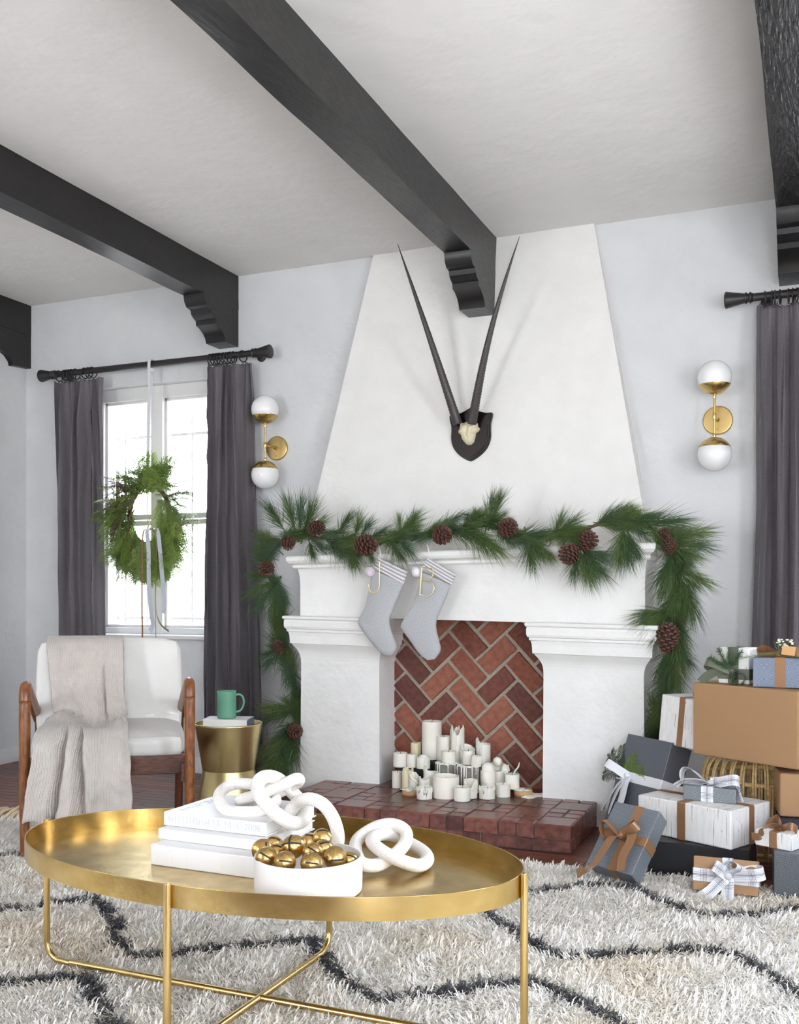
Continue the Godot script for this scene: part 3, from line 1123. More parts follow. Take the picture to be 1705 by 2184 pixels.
func pompom(t: Node3D, c: Vector3, r: float, m: Material) -> void:
	var s := Sh.new()
	var nz := noise(5, 60.0, 2)
	var f := func(u: float, v: float) -> Vector3:
		var a := (v - 0.5) * PI
		var d := Vector3(cos(a) * cos(u * TAU), sin(a), cos(a) * sin(u * TAU))
		return c + d * r * (0.95 + 0.12 * nz.get_noise_3dv(d))
	sheet(s, 36, 20, f)
	for k in 260:
		var d := Vector3(rnd(-1, 1), rnd(-1, 1), rnd(-1, 1)).normalized()
		var w := d.cross(Vector3(rnd(-1, 1), rnd(-1, 1), rnd(-1, 1))).normalized() * 0.0006
		var p := c + d * r * 0.93
		var q := c + (d + w * 180.0).normalized() * r * rnd(1.04, 1.1)
		put(s, PackedVector3Array([p - w, p + w, q]), PackedVector2Array(), PackedInt32Array([0, 1, 2]), false, false)
	part("pompom", s, m, t)

func stocking(label: String, l: Array, r: Array, cuff: Array, loop: Array, pom: Vector3, pm: Material, letter: Array) -> void:
	var t := thing("christmas_stocking", label, "stocking", cuff[0])
	var o: Vector3 = cuff[0]
	var sub := func(a: Array) -> Array: return a.map(func(p): return p - o)
	var s := Sh.new()
	ladder(s, sub.call(l), sub.call(r), Vector3(0, 0, 1), [0.014, 0.018, 0.02, 0.021, 0.022, 0.022, 0.019, 0.008], 28, 6)
	part("foot_and_leg", s, M.felt, t)
	var c: Array = sub.call(cuff)
	# ribbed cuff: alternate white and grey bands
	for k in 7:
		var u0 := k / 7.0
		var u1 := (k + 1) / 7.0
		s = Sh.new()
		var g: float = 0.018 if k % 2 == 0 else 0.0155
		ladder(s, [c[0].lerp(c[2], u0), c[0].lerp(c[2], (u0 + u1) / 2), c[0].lerp(c[2], u1)], [c[1].lerp(c[3], u0), c[1].lerp(c[3], (u0 + u1) / 2), c[1].lerp(c[3], u1)], Vector3(0, 0, 1), [g, g + 0.0015, g], 28, 3)
		part("cuff_band", s, M.cuff if k % 2 == 0 else M.cuff_grey, t)
	s = Sh.new()
	var lp: Array = sub.call(loop)
	tube(s, spline(lp, 6), 0.0028, 8)
	part("hanging_loop", s, M.cuff, t)
	pompom(t, pom - o, 0.025, pm)
	for path in letter:
		s = Sh.new()
		var pl: Array = sub.call(path)
		tube(s, PackedVector3Array(pl), 0.0022, 8)
		part("letter", s, M.gold_wire, t)

func stockings() -> void:
	stocking("grey felt stocking with a gold letter J, hanging nearer the left pier",
		[Vector3(-1.8898, 1.1195, 0.535), Vector3(-1.9167, 1.0072, 0.535), Vector3(-1.9352, 0.9411, 0.535), Vector3(-1.9659, 0.8807, 0.535), Vector3(-1.952, 0.8472, 0.535), Vector3(-1.9064, 0.7912, 0.535), Vector3(-1.8518, 0.7337, 0.535), Vector3(-1.8164, 0.7226, 0.535)],
		[Vector3(-1.737, 1.0579, 0.535), Vector3(-1.7726, 0.9742, 0.535), Vector3(-1.8012, 0.9116, 0.535), Vector3(-1.8082, 0.8814, 0.535), Vector3(-1.8012, 0.8426, 0.535), Vector3(-1.7836, 0.797, 0.535), Vector3(-1.7731, 0.7591, 0.535), Vector3(-1.793, 0.7242, 0.535)],
		[Vector3(-1.866, 1.1756, 0.535), Vector3(-1.7185, 1.1098, 0.535), Vector3(-1.8886, 1.1336, 0.535), Vector3(-1.7382, 1.0536, 0.535)],
		[Vector3(-1.8648, 1.1734, 0.535), Vector3(-1.8533, 1.1883, 0.537), Vector3(-1.8657, 1.2215, 0.525), Vector3(-1.8817, 1.2445, 0.505), Vector3(-1.9041, 1.2648, 0.46)],
		Vector3(-1.9019, 1.1096, 0.545), M.pom_pink,
		[[Vector3(-1.847, 1.155, 0.562), Vector3(-1.8479, 1.1033, 0.562), Vector3(-1.8489, 1.0474, 0.562), Vector3(-1.8512, 1.0301, 0.562), Vector3(-1.8599, 1.0172, 0.562), Vector3(-1.8753, 1.0119, 0.562), Vector3(-1.8907, 1.0151, 0.562), Vector3(-1.9001, 1.0281, 0.562), Vector3(-1.9025, 1.0497, 0.562)]])
	stocking("grey felt stocking with a gold letter B, hanging over the firebox opening",
		[Vector3(-1.6496, 1.1085, 0.535), Vector3(-1.6807, 0.994, 0.535), Vector3(-1.7123, 0.932, 0.535), Vector3(-1.751, 0.8663, 0.535), Vector3(-1.7405, 0.837, 0.535), Vector3(-1.7019, 0.7884, 0.535), Vector3(-1.6633, 0.7373, 0.535), Vector3(-1.6222, 0.7059, 0.535)],
		[Vector3(-1.5096, 1.0484, 0.535), Vector3(-1.5319, 0.9907, 0.535), Vector3(-1.5593, 0.9328, 0.535), Vector3(-1.5782, 0.8843, 0.535), Vector3(-1.5782, 0.8456, 0.535), Vector3(-1.5663, 0.7971, 0.535), Vector3(-1.5577, 0.7525, 0.535), Vector3(-1.5859, 0.7121, 0.535)],
		[Vector3(-1.6215, 1.1705, 0.535), Vector3(-1.4844, 1.0932, 0.535), Vector3(-1.6459, 1.1334, 0.535), Vector3(-1.5029, 1.0483, 0.535)],
		[Vector3(-1.6204, 1.1698, 0.535), Vector3(-1.6123, 1.1824, 0.537), Vector3(-1.6215, 1.2085, 0.525), Vector3(-1.6338, 1.231, 0.505), Vector3(-1.6511, 1.255, 0.46)],
		Vector3(-1.6715, 1.106, 0.545), M.pom,
		[[Vector3(-1.6385, 1.1269, 0.562), Vector3(-1.6492, 1.0032, 0.562), Vector3(-1.6028, 0.9958, 0.562), Vector3(-1.587, 1.0105, 0.562), Vector3(-1.5789, 1.0326, 0.562), Vector3(-1.5847, 1.0484, 0.562), Vector3(-1.6005, 1.0647, 0.562), Vector3(-1.639, 1.0666, 0.562)],
		[Vector3(-1.6005, 1.0647, 0.562), Vector3(-1.5881, 1.0842, 0.562), Vector3(-1.5818, 1.1031, 0.562), Vector3(-1.5904, 1.1211, 0.562), Vector3(-1.6385, 1.1269, 0.562)]])

# ---- greenery ----
var sprays := []
var cedars := []
var sprigs := []

func blade(s: Sh, p: Vector3, d: Vector3, len: float, w: float, droop: Vector3) -> void:
	var side := d.cross(Vector3(rnd(-1, 1), rnd(-1, 1), rnd(-1, 1))).normalized()
	var up := d.cross(side)
	var v := PackedVector3Array()
	var m := p + d * len * 0.55 + droop * len * 0.14
	var e := p + d * len + droop * len * 0.5
	for q in [[p, w * 0.8], [m, w]]:
		for k in 3:
			var th := TAU * k / 3
			v.append(q[0] + (side * cos(th) + up * sin(th)) * q[1])
	v.append(e)
	put(s, v, PackedVector2Array(), PackedInt32Array([0, 1, 4, 0, 4, 3, 1, 2, 5, 1, 5, 4, 2, 0, 3, 2, 3, 5, 3, 4, 6, 4, 5, 6, 5, 3, 6, 0, 2, 1]), true, true)

func make_greens() -> void:
	# long soft needles in a brush, pointing along +Z
	for k in 8:
		var s := Sh.new()
		for q in 150:
			var t := rnd(0.0, 1.0)
			var p := Vector3(0, 0, t * 0.075)
			var open := lerpf(0.75, 0.22, t) * rnd(0.35, 1.15)
			var th := rnd(0, TAU)
			var d := Vector3(sin(open) * cos(th), sin(open) * sin(th), cos(open))
			blade(s, p, d, rnd(0.075, 0.13), 0.00068, Vector3(rnd(-0.4, 0.4), -0.25, rnd(-0.3, 0.3)))
		tube(s, PackedVector3Array([Vector3(0, 0, -0.05), Vector3(0, 0, 0.07)]), PackedFloat32Array([0.003, 0.0016]), 5)
		sprays.append(s.mesh())
	# flat feathery cedar, pointing along +Z, flat in XZ, tips hanging towards -Y
	for k in 6:
		var s := Sh.new()
		var len := 0.15
		for q in 15:
			var t := (q + 1) / 16.0
			var p := Vector3(0.006 * sin(t * 5 + k), -0.05 * t * t, t * len)
			for sg in [-1.0, 1.0]:
				var bl := 0.062 * sin(PI * (0.12 + 0.8 * (1.0 - t))) * rnd(0.7, 1.15)
				var d := Vector3(sg * 0.8, rnd(-0.35, 0.1), 0.75).normalized()
				var nleaf := 7
				var bw := d.cross(Vector3.UP).normalized() * 0.0007
				put(s, PackedVector3Array([p - bw, p + bw, p + d * bl * 0.98 + Vector3(0, -0.019, 0)]), PackedVector2Array(), PackedInt32Array([0, 1, 2]), false, false)
				for w in nleaf:
					var a := (w + 0.4) / nleaf
					var c := p + d * bl * a + Vector3(0, -0.02 * a * a, 0)
					for h in [-1.0, 1.0]:
						var ld: Vector3 = (d + Vector3(0, 0, 1) * h * 0.75 + Vector3(0, rnd(-0.3, 0.3), 0)).normalized()
						var ln := 0.011 * (1.15 - a * 0.7)
						var wd: Vector3 = ld.cross(Vector3(0.1, 1, 0.1)).normalized() * 0.0019
						put(s, PackedVector3Array([c, c + ld * ln * 0.5 + wd, c + ld * ln, c + ld * ln * 0.5 - wd]), PackedVector2Array(), PackedInt32Array([0, 1, 2, 0, 2, 3]), false, false)
		var st := PackedVector3Array()
		for q in 7:
			var t := q / 6.0
			st.append(Vector3(0.006 * sin(t * 5 + k), -0.05 * t * t, t * len))
		tube(s, st, PackedFloat32Array([0.002, 0.0018, 0.0016, 0.0014, 0.0012, 0.001, 0.0006]), 5)
		cedars.append(s.mesh())
	# short stiff needles of a small fir twig
	for k in 3:
		var s := Sh.new()
		for q in 150:
			var t := rnd(0.0, 1.0)
			var th := rnd(0, TAU)
			var d := Vector3(cos(th), sin(th), rnd(0.4, 1.1)).normalized()
			blade(s, Vector3(0, 0, t * 0.07), d, rnd(0.012, 0.02), 0.0007, Vector3.ZERO)
		tube(s, PackedVector3Array([Vector3(0, 0, -0.01), Vector3(0, 0, 0.072)]), 0.0016, 5)
		sprigs.append(s.mesh())

func place_spray(t: Node3D, called: String, meshes: Array, m: Material, p: Vector3, d: Vector3, scale: float) -> void:
	var o := part(called, meshes[rng.randi() % meshes.size()], m, t)
	var b := look(d, Vector3.UP if absf(d.normalized().y) < 0.9 else Vector3(0.3, 0, 1))
	o.transform = Transform3D(b.rotated(d.normalized(), rnd(-0.5, 0.5)).scaled(Vector3.ONE * scale), p - t.position)

var cone_mesh: Array = []
func pine_cone(label: String, c: Vector3, r: float, len: float, axis: Vector3) -> void:
	if cone_mesh.is_empty():
		var core := Sh.new()
		lathe(core, [Vector2(0.001, -1.0), Vector2(0.45, -0.85), Vector2(0.68, -0.4), Vector2(0.66, 0.1), Vector2(0.45, 0.6), Vector2(0.15, 0.92), Vector2(0.001, 1.0)], 16)
		var sc := Sh.new()
		var n := 74
		for k in n:
			var u := (k + 0.5) / n
			var th := k * 2.39996
			var y := -0.92 + 1.86 * u
			var rr := 0.64 * pow(sin(PI * clampf(0.10 + 0.86 * (1.0 - pow(u, 1.2)), 0, 1)), 0.75)
			var out := Vector3(cos(th), lerpf(-0.25, 0.75, u), sin(th)).normalized()
			var side := Vector3(-sin(th), 0, cos(th))
			var upv := side.cross(out)
			if upv.y < 0:
				upv = -upv
			var p := Vector3(cos(th) * rr, y, sin(th) * rr)
			var L := 0.44 * (0.55 + 0.6 * sin(PI * u))
			var w := 0.20 * (0.5 + 0.6 * sin(PI * u))
			var v := PackedVector3Array([p - side * w * 0.6, p + side * w * 0.6, p + out * L * 0.8 + side * w, p + out * L + upv * 0.03, p + out * L * 0.8 - side * w])
			for q in 5:
				v.append(v[q] - upv * (0.05 if q < 2 else 0.09))
			put(sc, v, PackedVector2Array(), PackedInt32Array([0, 1, 2, 0, 2, 4, 4, 2, 3, 5, 7, 6, 5, 9, 7, 9, 8, 7, 1, 6, 7, 1, 7, 2, 2, 7, 8, 2, 8, 3, 3, 8, 9, 3, 9, 4, 4, 9, 5, 4, 5, 0]), false, true)
		cone_mesh = [core.mesh(), sc.mesh()]
	var b := look(axis.cross(Vector3(0.31, 0.2, 0.9)), axis)
	var t := thing("pine_cone", label, "pine cone", c, Basis(b.x * r, b.y.normalized() * len, b.z * r), "pine cones on the garland")
	part("core", cone_mesh[0], M.cone_core, t)
	part("scales", cone_mesh[1], M.cone_scale, t)

func garland() -> void:
	var path := spline([Vector3(-2.3552, 0.1401, 0.52), Vector3(-2.3799, 0.3273, 0.4), Vector3(-2.3912, 0.5088, 0.36), Vector3(-2.4609, 0.6932, 0.34), Vector3(-2.4827, 0.8579, 0.33), Vector3(-2.5149, 1, 0.34), Vector3(-2.5405, 1.1297, 0.38), Vector3(-2.4692, 1.2443, 0.42), Vector3(-2.3343, 1.2931, 0.45), Vector3(-2.158, 1.2699, 0.47), Vector3(-1.9753, 1.2472, 0.49), Vector3(-1.8311, 1.2661, 0.49), Vector3(-1.6711, 1.2803, 0.48), Vector3(-1.5112, 1.3063, 0.48), Vector3(-1.3524, 1.3099, 0.49), Vector3(-1.2226, 1.2691, 0.49), Vector3(-1.0747, 1.2595, 0.49), Vector3(-0.9307, 1.2824, 0.49), Vector3(-0.7921, 1.3155, 0.48), Vector3(-0.6677, 1.2934, 0.46), Vector3(-0.5738, 1.2172, 0.44), Vector3(-0.5476, 1.1187, 0.42), Vector3(-0.5501, 1, 0.4), Vector3(-0.554, 0.8807, 0.4), Vector3(-0.5656, 0.7413, 0.4), Vector3(-0.5784, 0.6032, 0.42), Vector3(-0.6123, 0.4803, 0.4), Vector3(-0.6308, 0.3767, 0.38)], 6)
	var t := thing("pine_garland", "long needled green pine garland draped over the mantel and down both sides of the fireplace", "garland", Vector3(-1.5, 1.22, 0.47))
	var s := Sh.new()
	var rel := PackedVector3Array()
	for p in path:
		rel.append(p - t.position)
	tube(s, rel, 0.006, 7)
	part("stem", s, M.bark, t)
	# tufts that stand out in view: foot and tip
	var tufts := [
		[Vector3(-2.4156, 1.3232, 0.44), Vector3(-2.5109, 1.4605, 0.44), 1.1], [Vector3(-2.3528, 1.3216, 0.44), Vector3(-2.3887, 1.4774, 0.46), 1.15], [Vector3(-2.316, 1.3195, 0.46), Vector3(-2.2944, 1.4747, 0.5), 1.1], [Vector3(-2.3009, 1.3089, 0.44), Vector3(-2.2339, 1.4579, 0.46), 1.1], [Vector3(-2.2646, 1.3068, 0.46), Vector3(-2.1529, 1.3859, 0.48), 1.0], [Vector3(-2.103, 1.2905, 0.48), Vector3(-2.0144, 1.3978, 0.5), 1.05], [Vector3(-2.0092, 1.2838, 0.48), Vector3(-1.9613, 1.3988, 0.52), 1.0], [Vector3(-1.9706, 1.2818, 0.5), Vector3(-1.8849, 1.3694, 0.53), 0.95],
		[Vector3(-2.4427, 1.2787, 0.42), Vector3(-2.5645, 1.2849, 0.44), 1.1], [Vector3(-2.4692, 1.2327, 0.42), Vector3(-2.566, 1.3258, 0.46), 1.0], [Vector3(-2.4427, 1.2438, 0.42), Vector3(-2.5366, 1.2368, 0.46), 1.0], [Vector3(-2.5074, 1.1874, 0.4), Vector3(-2.605, 1.2226, 0.44), 1.0],
		[Vector3(-2.2593, 1.2607, 0.47), Vector3(-2.1922, 1.1602, 0.54), 0.9], [Vector3(-2.1529, 1.258, 0.48), Vector3(-2.0197, 1.1751, 0.55), 1.0], [Vector3(-2.0438, 1.2437, 0.5), Vector3(-1.9594, 1.1198, 0.55), 1.05], [Vector3(-1.9855, 1.2306, 0.52), Vector3(-2.0004, 1.1202, 0.55), 0.95], [Vector3(-1.9252, 1.2076, 0.52), Vector3(-1.8714, 1.1403, 0.56), 0.9],
		[Vector3(-1.8505, 1.2616, 0.5), Vector3(-1.7246, 1.3008, 0.52), 1.05], [Vector3(-1.7796, 1.2817, 0.5), Vector3(-1.6633, 1.3863, 0.5), 1.0], [Vector3(-1.7679, 1.2923, 0.5), Vector3(-1.7796, 1.3944, 0.5), 0.9], [Vector3(-1.7328, 1.2849, 0.5), Vector3(-1.6864, 1.3978, 0.5), 0.95], [Vector3(-1.8182, 1.2599, 0.52), Vector3(-1.7267, 1.1599, 0.56), 1.1], [Vector3(-1.7712, 1.2588, 0.52), Vector3(-1.6739, 1.1804, 0.56), 1.05],
		[Vector3(-1.6633, 1.2747, 0.5), Vector3(-1.5266, 1.3394, 0.5), 1.1], [Vector3(-1.5792, 1.2995, 0.48), Vector3(-1.4706, 1.3673, 0.5), 1.1], [Vector3(-1.5266, 1.297, 0.5), Vector3(-1.3691, 1.249, 0.54), 1.1], [Vector3(-1.4595, 1.2953, 0.5), Vector3(-1.3087, 1.2158, 0.56), 1.1], [Vector3(-1.4151, 1.2836, 0.5), Vector3(-1.2553, 1.1841, 0.56), 1.05],
		[Vector3(-1.3556, 1.3253, 0.48), Vector3(-1.3228, 1.4562, 0.48), 1.1], [Vector3(-1.3337, 1.3352, 0.48), Vector3(-1.2919, 1.4611, 0.46), 1.1], [Vector3(-1.3119, 1.3345, 0.48), Vector3(-1.2518, 1.377, 0.5), 0.9], [Vector3(-1.3996, 1.3371, 0.48), Vector3(-1.4195, 1.4098, 0.5), 0.8], [Vector3(-1.4663, 1.3178, 0.48), Vector3(-1.3711, 1.3977, 0.5), 0.9], [Vector3(-1.2902, 1.3235, 0.48), Vector3(-1.2197, 1.3511, 0.5), 0.8],
		[Vector3(-1.2197, 1.2582, 0.5), Vector3(-1.0618, 1.2811, 0.5), 1.1], [Vector3(-1.1611, 1.2455, 0.52), Vector3(-1.1189, 1.1011, 0.56), 1.1], [Vector3(-1.1401, 1.2349, 0.52), Vector3(-1.0673, 1.1509, 0.56), 0.95], [Vector3(-1.1087, 1.224, 0.52), Vector3(-1.0162, 1.1302, 0.56), 0.9], [Vector3(-1.0515, 1.2544, 0.5), Vector3(-0.9999, 1.3646, 0.5), 1.05], [Vector3(-1.0308, 1.2641, 0.5), Vector3(-0.9285, 1.3522, 0.5), 1.0],
		[Vector3(-0.9421, 1.1902, 0.53), Vector3(-0.9432, 1.0695, 0.57), 1.2], [Vector3(-0.922, 1.1839, 0.53), Vector3(-0.8735, 1.0592, 0.57), 1.25], [Vector3(-0.9119, 1.1897, 0.53), Vector3(-0.8144, 1.0883, 0.57), 1.2], [Vector3(-0.922, 1.1958, 0.53), Vector3(-0.787, 1.1569, 0.56), 1.1], [Vector3(-0.932, 1.19, 0.53), Vector3(-0.8558, 1.0691, 0.56), 1.1],
		[Vector3(-0.8721, 1.3017, 0.48), Vector3(-0.7687, 1.3729, 0.5), 1.15], [Vector3(-0.812, 1.32, 0.48), Vector3(-0.7197, 1.3851, 0.5), 1.1], [Vector3(-0.812, 1.31, 0.48), Vector3(-0.71, 1.3354, 0.5), 1.0], [Vector3(-0.7491, 1.2772, 0.5), Vector3(-0.7192, 1.1364, 0.56), 1.2], [Vector3(-0.7295, 1.2668, 0.5), Vector3(-0.6728, 1.1458, 0.55), 1.1], [Vector3(-0.7491, 1.2772, 0.5), Vector3(-0.7617, 1.1272, 0.56), 1.1],
		[Vector3(-0.7329, 1.3177, 0.48), Vector3(-0.6134, 1.3226, 0.5), 1.1], [Vector3(-0.6743, 1.2963, 0.48), Vector3(-0.5046, 1.3164, 0.46), 1.2], [Vector3(-0.6192, 1.2665, 0.46), Vector3(-0.4857, 1.2729, 0.46), 1.15], [Vector3(-0.5629, 1.2362, 0.45), Vector3(-0.4128, 1.2723, 0.44), 1.2], [Vector3(-0.5438, 1.2161, 0.45), Vector3(-0.4025, 1.2036, 0.45), 1.2], [Vector3(-0.5629, 1.2066, 0.45), Vector3(-0.4647, 1.1065, 0.48), 1.1], [Vector3(-0.5546, 1.1971, 0.44), Vector3(-0.4295, 1.1552, 0.46), 1.1],
		[Vector3(-0.5642, 1.1578, 0.44), Vector3(-0.6134, 1.0391, 0.5), 1.1], [Vector3(-0.5546, 1.1478, 0.44), Vector3(-0.5848, 0.9902, 0.5), 1.15], [Vector3(-0.5367, 1.1085, 0.43), Vector3(-0.3932, 1.0484, 0.45), 1.1], [Vector3(-0.5176, 1.0787, 0.43), Vector3(-0.4295, 1.0155, 0.46), 0.9], [Vector3(-0.538, 1.0988, 0.42), Vector3(-0.5008, 0.9414, 0.46), 1.15], [Vector3(-0.5284, 1.079, 0.42), Vector3(-0.4482, 0.9029, 0.46), 1.15], [Vector3(-0.5476, 1.0593, 0.42), Vector3(-0.54, 0.922, 0.48), 1.1],
		[Vector3(-0.5668, 0.9405, 0.42), Vector3(-0.6905, 0.9114, 0.5), 1.2], [Vector3(-0.5765, 0.9207, 0.42), Vector3(-0.6808, 0.8623, 0.5), 1.15], [Vector3(-0.5572, 0.9109, 0.42), Vector3(-0.6326, 0.8041, 0.5), 1.1], [Vector3(-0.5476, 0.8813, 0.42), Vector3(-0.4951, 0.7463, 0.46), 1.15], [Vector3(-0.5476, 0.8417, 0.42), Vector3(-0.514, 0.6872, 0.46), 1.2], [Vector3(-0.5572, 0.7822, 0.42), Vector3(-0.4669, 0.7081, 0.46), 1.1], [Vector3(-0.5668, 0.7424, 0.42), Vector3(-0.578, 0.6085, 0.48), 1.2], [Vector3(-0.5572, 0.7228, 0.42), Vector3(-0.5235, 0.5891, 0.46), 1.2], [Vector3(-0.5668, 0.6829, 0.42), Vector3(-0.5985, 0.5479, 0.47), 1.2], [Vector3(-0.5765, 0.5835, 0.42), Vector3(-0.6192, 0.4671, 0.46), 1.15], [Vector3(-0.5958, 0.543, 0.42), Vector3(-0.6513, 0.4234, 0.44), 1.1], [Vector3(-0.6181, 0.4601, 0.4), Vector3(-0.6641, 0.3402, 0.42), 1.1],
		[Vector3(-2.5324, 1.0942, 0.38), Vector3(-2.6308, 1.106, 0.42), 1.1], [Vector3(-2.5189, 1.0706, 0.38), Vector3(-2.6362, 1, 0.42), 1.15], [Vector3(-2.517, 1.0472, 0.36), Vector3(-2.602, 0.9292, 0.4), 1.15], [Vector3(-2.5035, 1.0354, 0.36), Vector3(-2.5074, 0.8829, 0.4), 1.15], [Vector3(-2.5035, 1.0708, 0.36), Vector3(-2.4221, 0.9535, 0.4), 1.1], [Vector3(-2.4932, 0.9527, 0.34), Vector3(-2.4653, 0.8125, 0.38), 1.15], [Vector3(-2.4825, 0.9054, 0.34), Vector3(-2.412, 0.7666, 0.38), 1.1], [Vector3(-2.4717, 0.8583, 0.34), Vector3(-2.5055, 0.7296, 0.38), 1.1], [Vector3(-2.4765, 0.7292, 0.36), Vector3(-2.5748, 0.6939, 0.4), 1.1], [Vector3(-2.4765, 0.7175, 0.36), Vector3(-2.5613, 0.6354, 0.4), 1.1], [Vector3(-2.4712, 0.7058, 0.36), Vector3(-2.5397, 0.7651, 0.4), 0.9], [Vector3(-2.4551, 0.6944, 0.36), Vector3(-2.4142, 0.5581, 0.4), 1.1], [Vector3(-2.4364, 0.6479, 0.36), Vector3(-2.3694, 0.5133, 0.4), 1.1],
		[Vector3(-2.3856, 0.441, 0.38), Vector3(-2.5377, 0.4406, 0.44), 1.2], [Vector3(-2.3988, 0.4288, 0.38), Vector3(-2.5243, 0.383, 0.44), 1.15], [Vector3(-2.3912, 0.5322, 0.36), Vector3(-2.3589, 0.3979, 0.4), 1.1], [Vector3(-2.3746, 0.374, 0.4), Vector3(-2.4728, 0.2838, 0.46), 1.15], [Vector3(-2.3799, 0.3273, 0.4), Vector3(-2.5023, 0.2186, 0.5), 1.2], [Vector3(-2.3768, 0.2838, 0.42), Vector3(-2.4512, 0.1563, 0.52), 1.2], [Vector3(-2.3789, 0.2404, 0.44), Vector3(-2.4787, 0.1463, 0.54), 1.15], [Vector3(-2.3746, 0.3276, 0.4), Vector3(-2.3438, 0.1912, 0.48), 1.15], [Vector3(-2.3509, 0.2052, 0.5), Vector3(-2.3636, 0.0787, 0.56), 1.1], [Vector3(-2.3856, 0.4177, 0.38), Vector3(-2.4427, 0.5123, 0.42), 0.9]]
	for q in tufts:
		var d: Vector3 = q[1] - q[0]
		place_spray(t, "pine_spray", sprays, M.needles[rng.randi() % 5], q[0], d, d.length() / 0.165 * 1.12 * q[2])
	# filling along the stem
	for k in range(1, path.size() - 2):
		var d := (path[k + 1] - path[k - 1]).normalized()
		if k % 12 != 5:
			d = (d * (1.0 if rng.randf() < 0.7 else -1.0) + Vector3(rnd(-0.5, 0.5), rnd(-0.45, 0.45), rnd(-0.05, 0.4))).normalized()
			place_spray(t, "pine_spray", sprays, M.needles[rng.randi() % 5], path[k], d, rnd(0.8, 1.05))
	var fx := Vector3(0.35, 0.25, 0.9)
	pine_cone("pine cone beside the dark curtain, leftmost on the garland", Vector3(-2.5046, 1.1366, 0.46), 0.036, 0.04, Vector3(0.7, -0.6, 0.55))
	pine_cone("half hidden pine cone at the garland's upper left bend", Vector3(-2.356, 1.2567, 0.5), 0.036, 0.036, Vector3(-0.8, -0.5, 0.4))
	pine_cone("pine cone lying sideways in the greenery on the mantel's left end", Vector3(-2.2001, 1.3196, 0.52), 0.034, 0.048, Vector3(1, 0.1, 0.25))
	pine_cone("large pine cone just left of the stocking with the J", Vector3(-1.9167, 1.2291, 0.57), 0.046, 0.058, Vector3(0.9, 0.25, 0.35))
	pine_cone("pine cone on the garland above the stocking with the B", Vector3(-1.547, 1.2689, 0.555), 0.042, 0.046, Vector3(0.8, 0.35, 0.5))
	pine_cone("pine cone below the tallest tuft at the garland's middle", Vector3(-1.2398, 1.2925, 0.555), 0.040, 0.044, Vector3(0.8, 0.5, 0.45))
	pine_cone("lower left cone of the touching pair right of the garland's middle", Vector3(-0.9601, 1.1787, 0.575), 0.042, 0.045, Vector3(-0.5, -0.7, 0.6))
	pine_cone("upper right cone of the touching pair right of the garland's middle", Vector3(-0.8864, 1.2273, 0.565), 0.040, 0.044, Vector3(0.5, 0.8, 0.5))
	pine_cone("small cone at the mantel's right corner, upper one of two", Vector3(-0.5715, 1.2532, 0.5), 0.024, 0.030, Vector3(-0.4, 0.6, 0.5))
	pine_cone("small cone at the mantel's right corner, lower one of two", Vector3(-0.5576, 1.2021, 0.505), 0.028, 0.036, Vector3(0.2, 0.9, 0.4))
	pine_cone("long pine cone hanging beside the right pier's moulding", Vector3(-0.5677, 0.8228, 0.5), 0.044, 0.062, Vector3(0.15, 1, 0.2))
	pine_cone("dark pine cone in the greenery left of the left pier's moulding", Vector3(-2.4586, 0.7419, 0.42), 0.028, 0.036, Vector3(0.1, 0.9, 0.4))
	pine_cone("dark pine cone at the garland's left foot beside the brass drum table", Vector3(-2.3415, 0.3382, 0.47), 0.036, 0.04, Vector3(0.8, 0.2, 0.5))

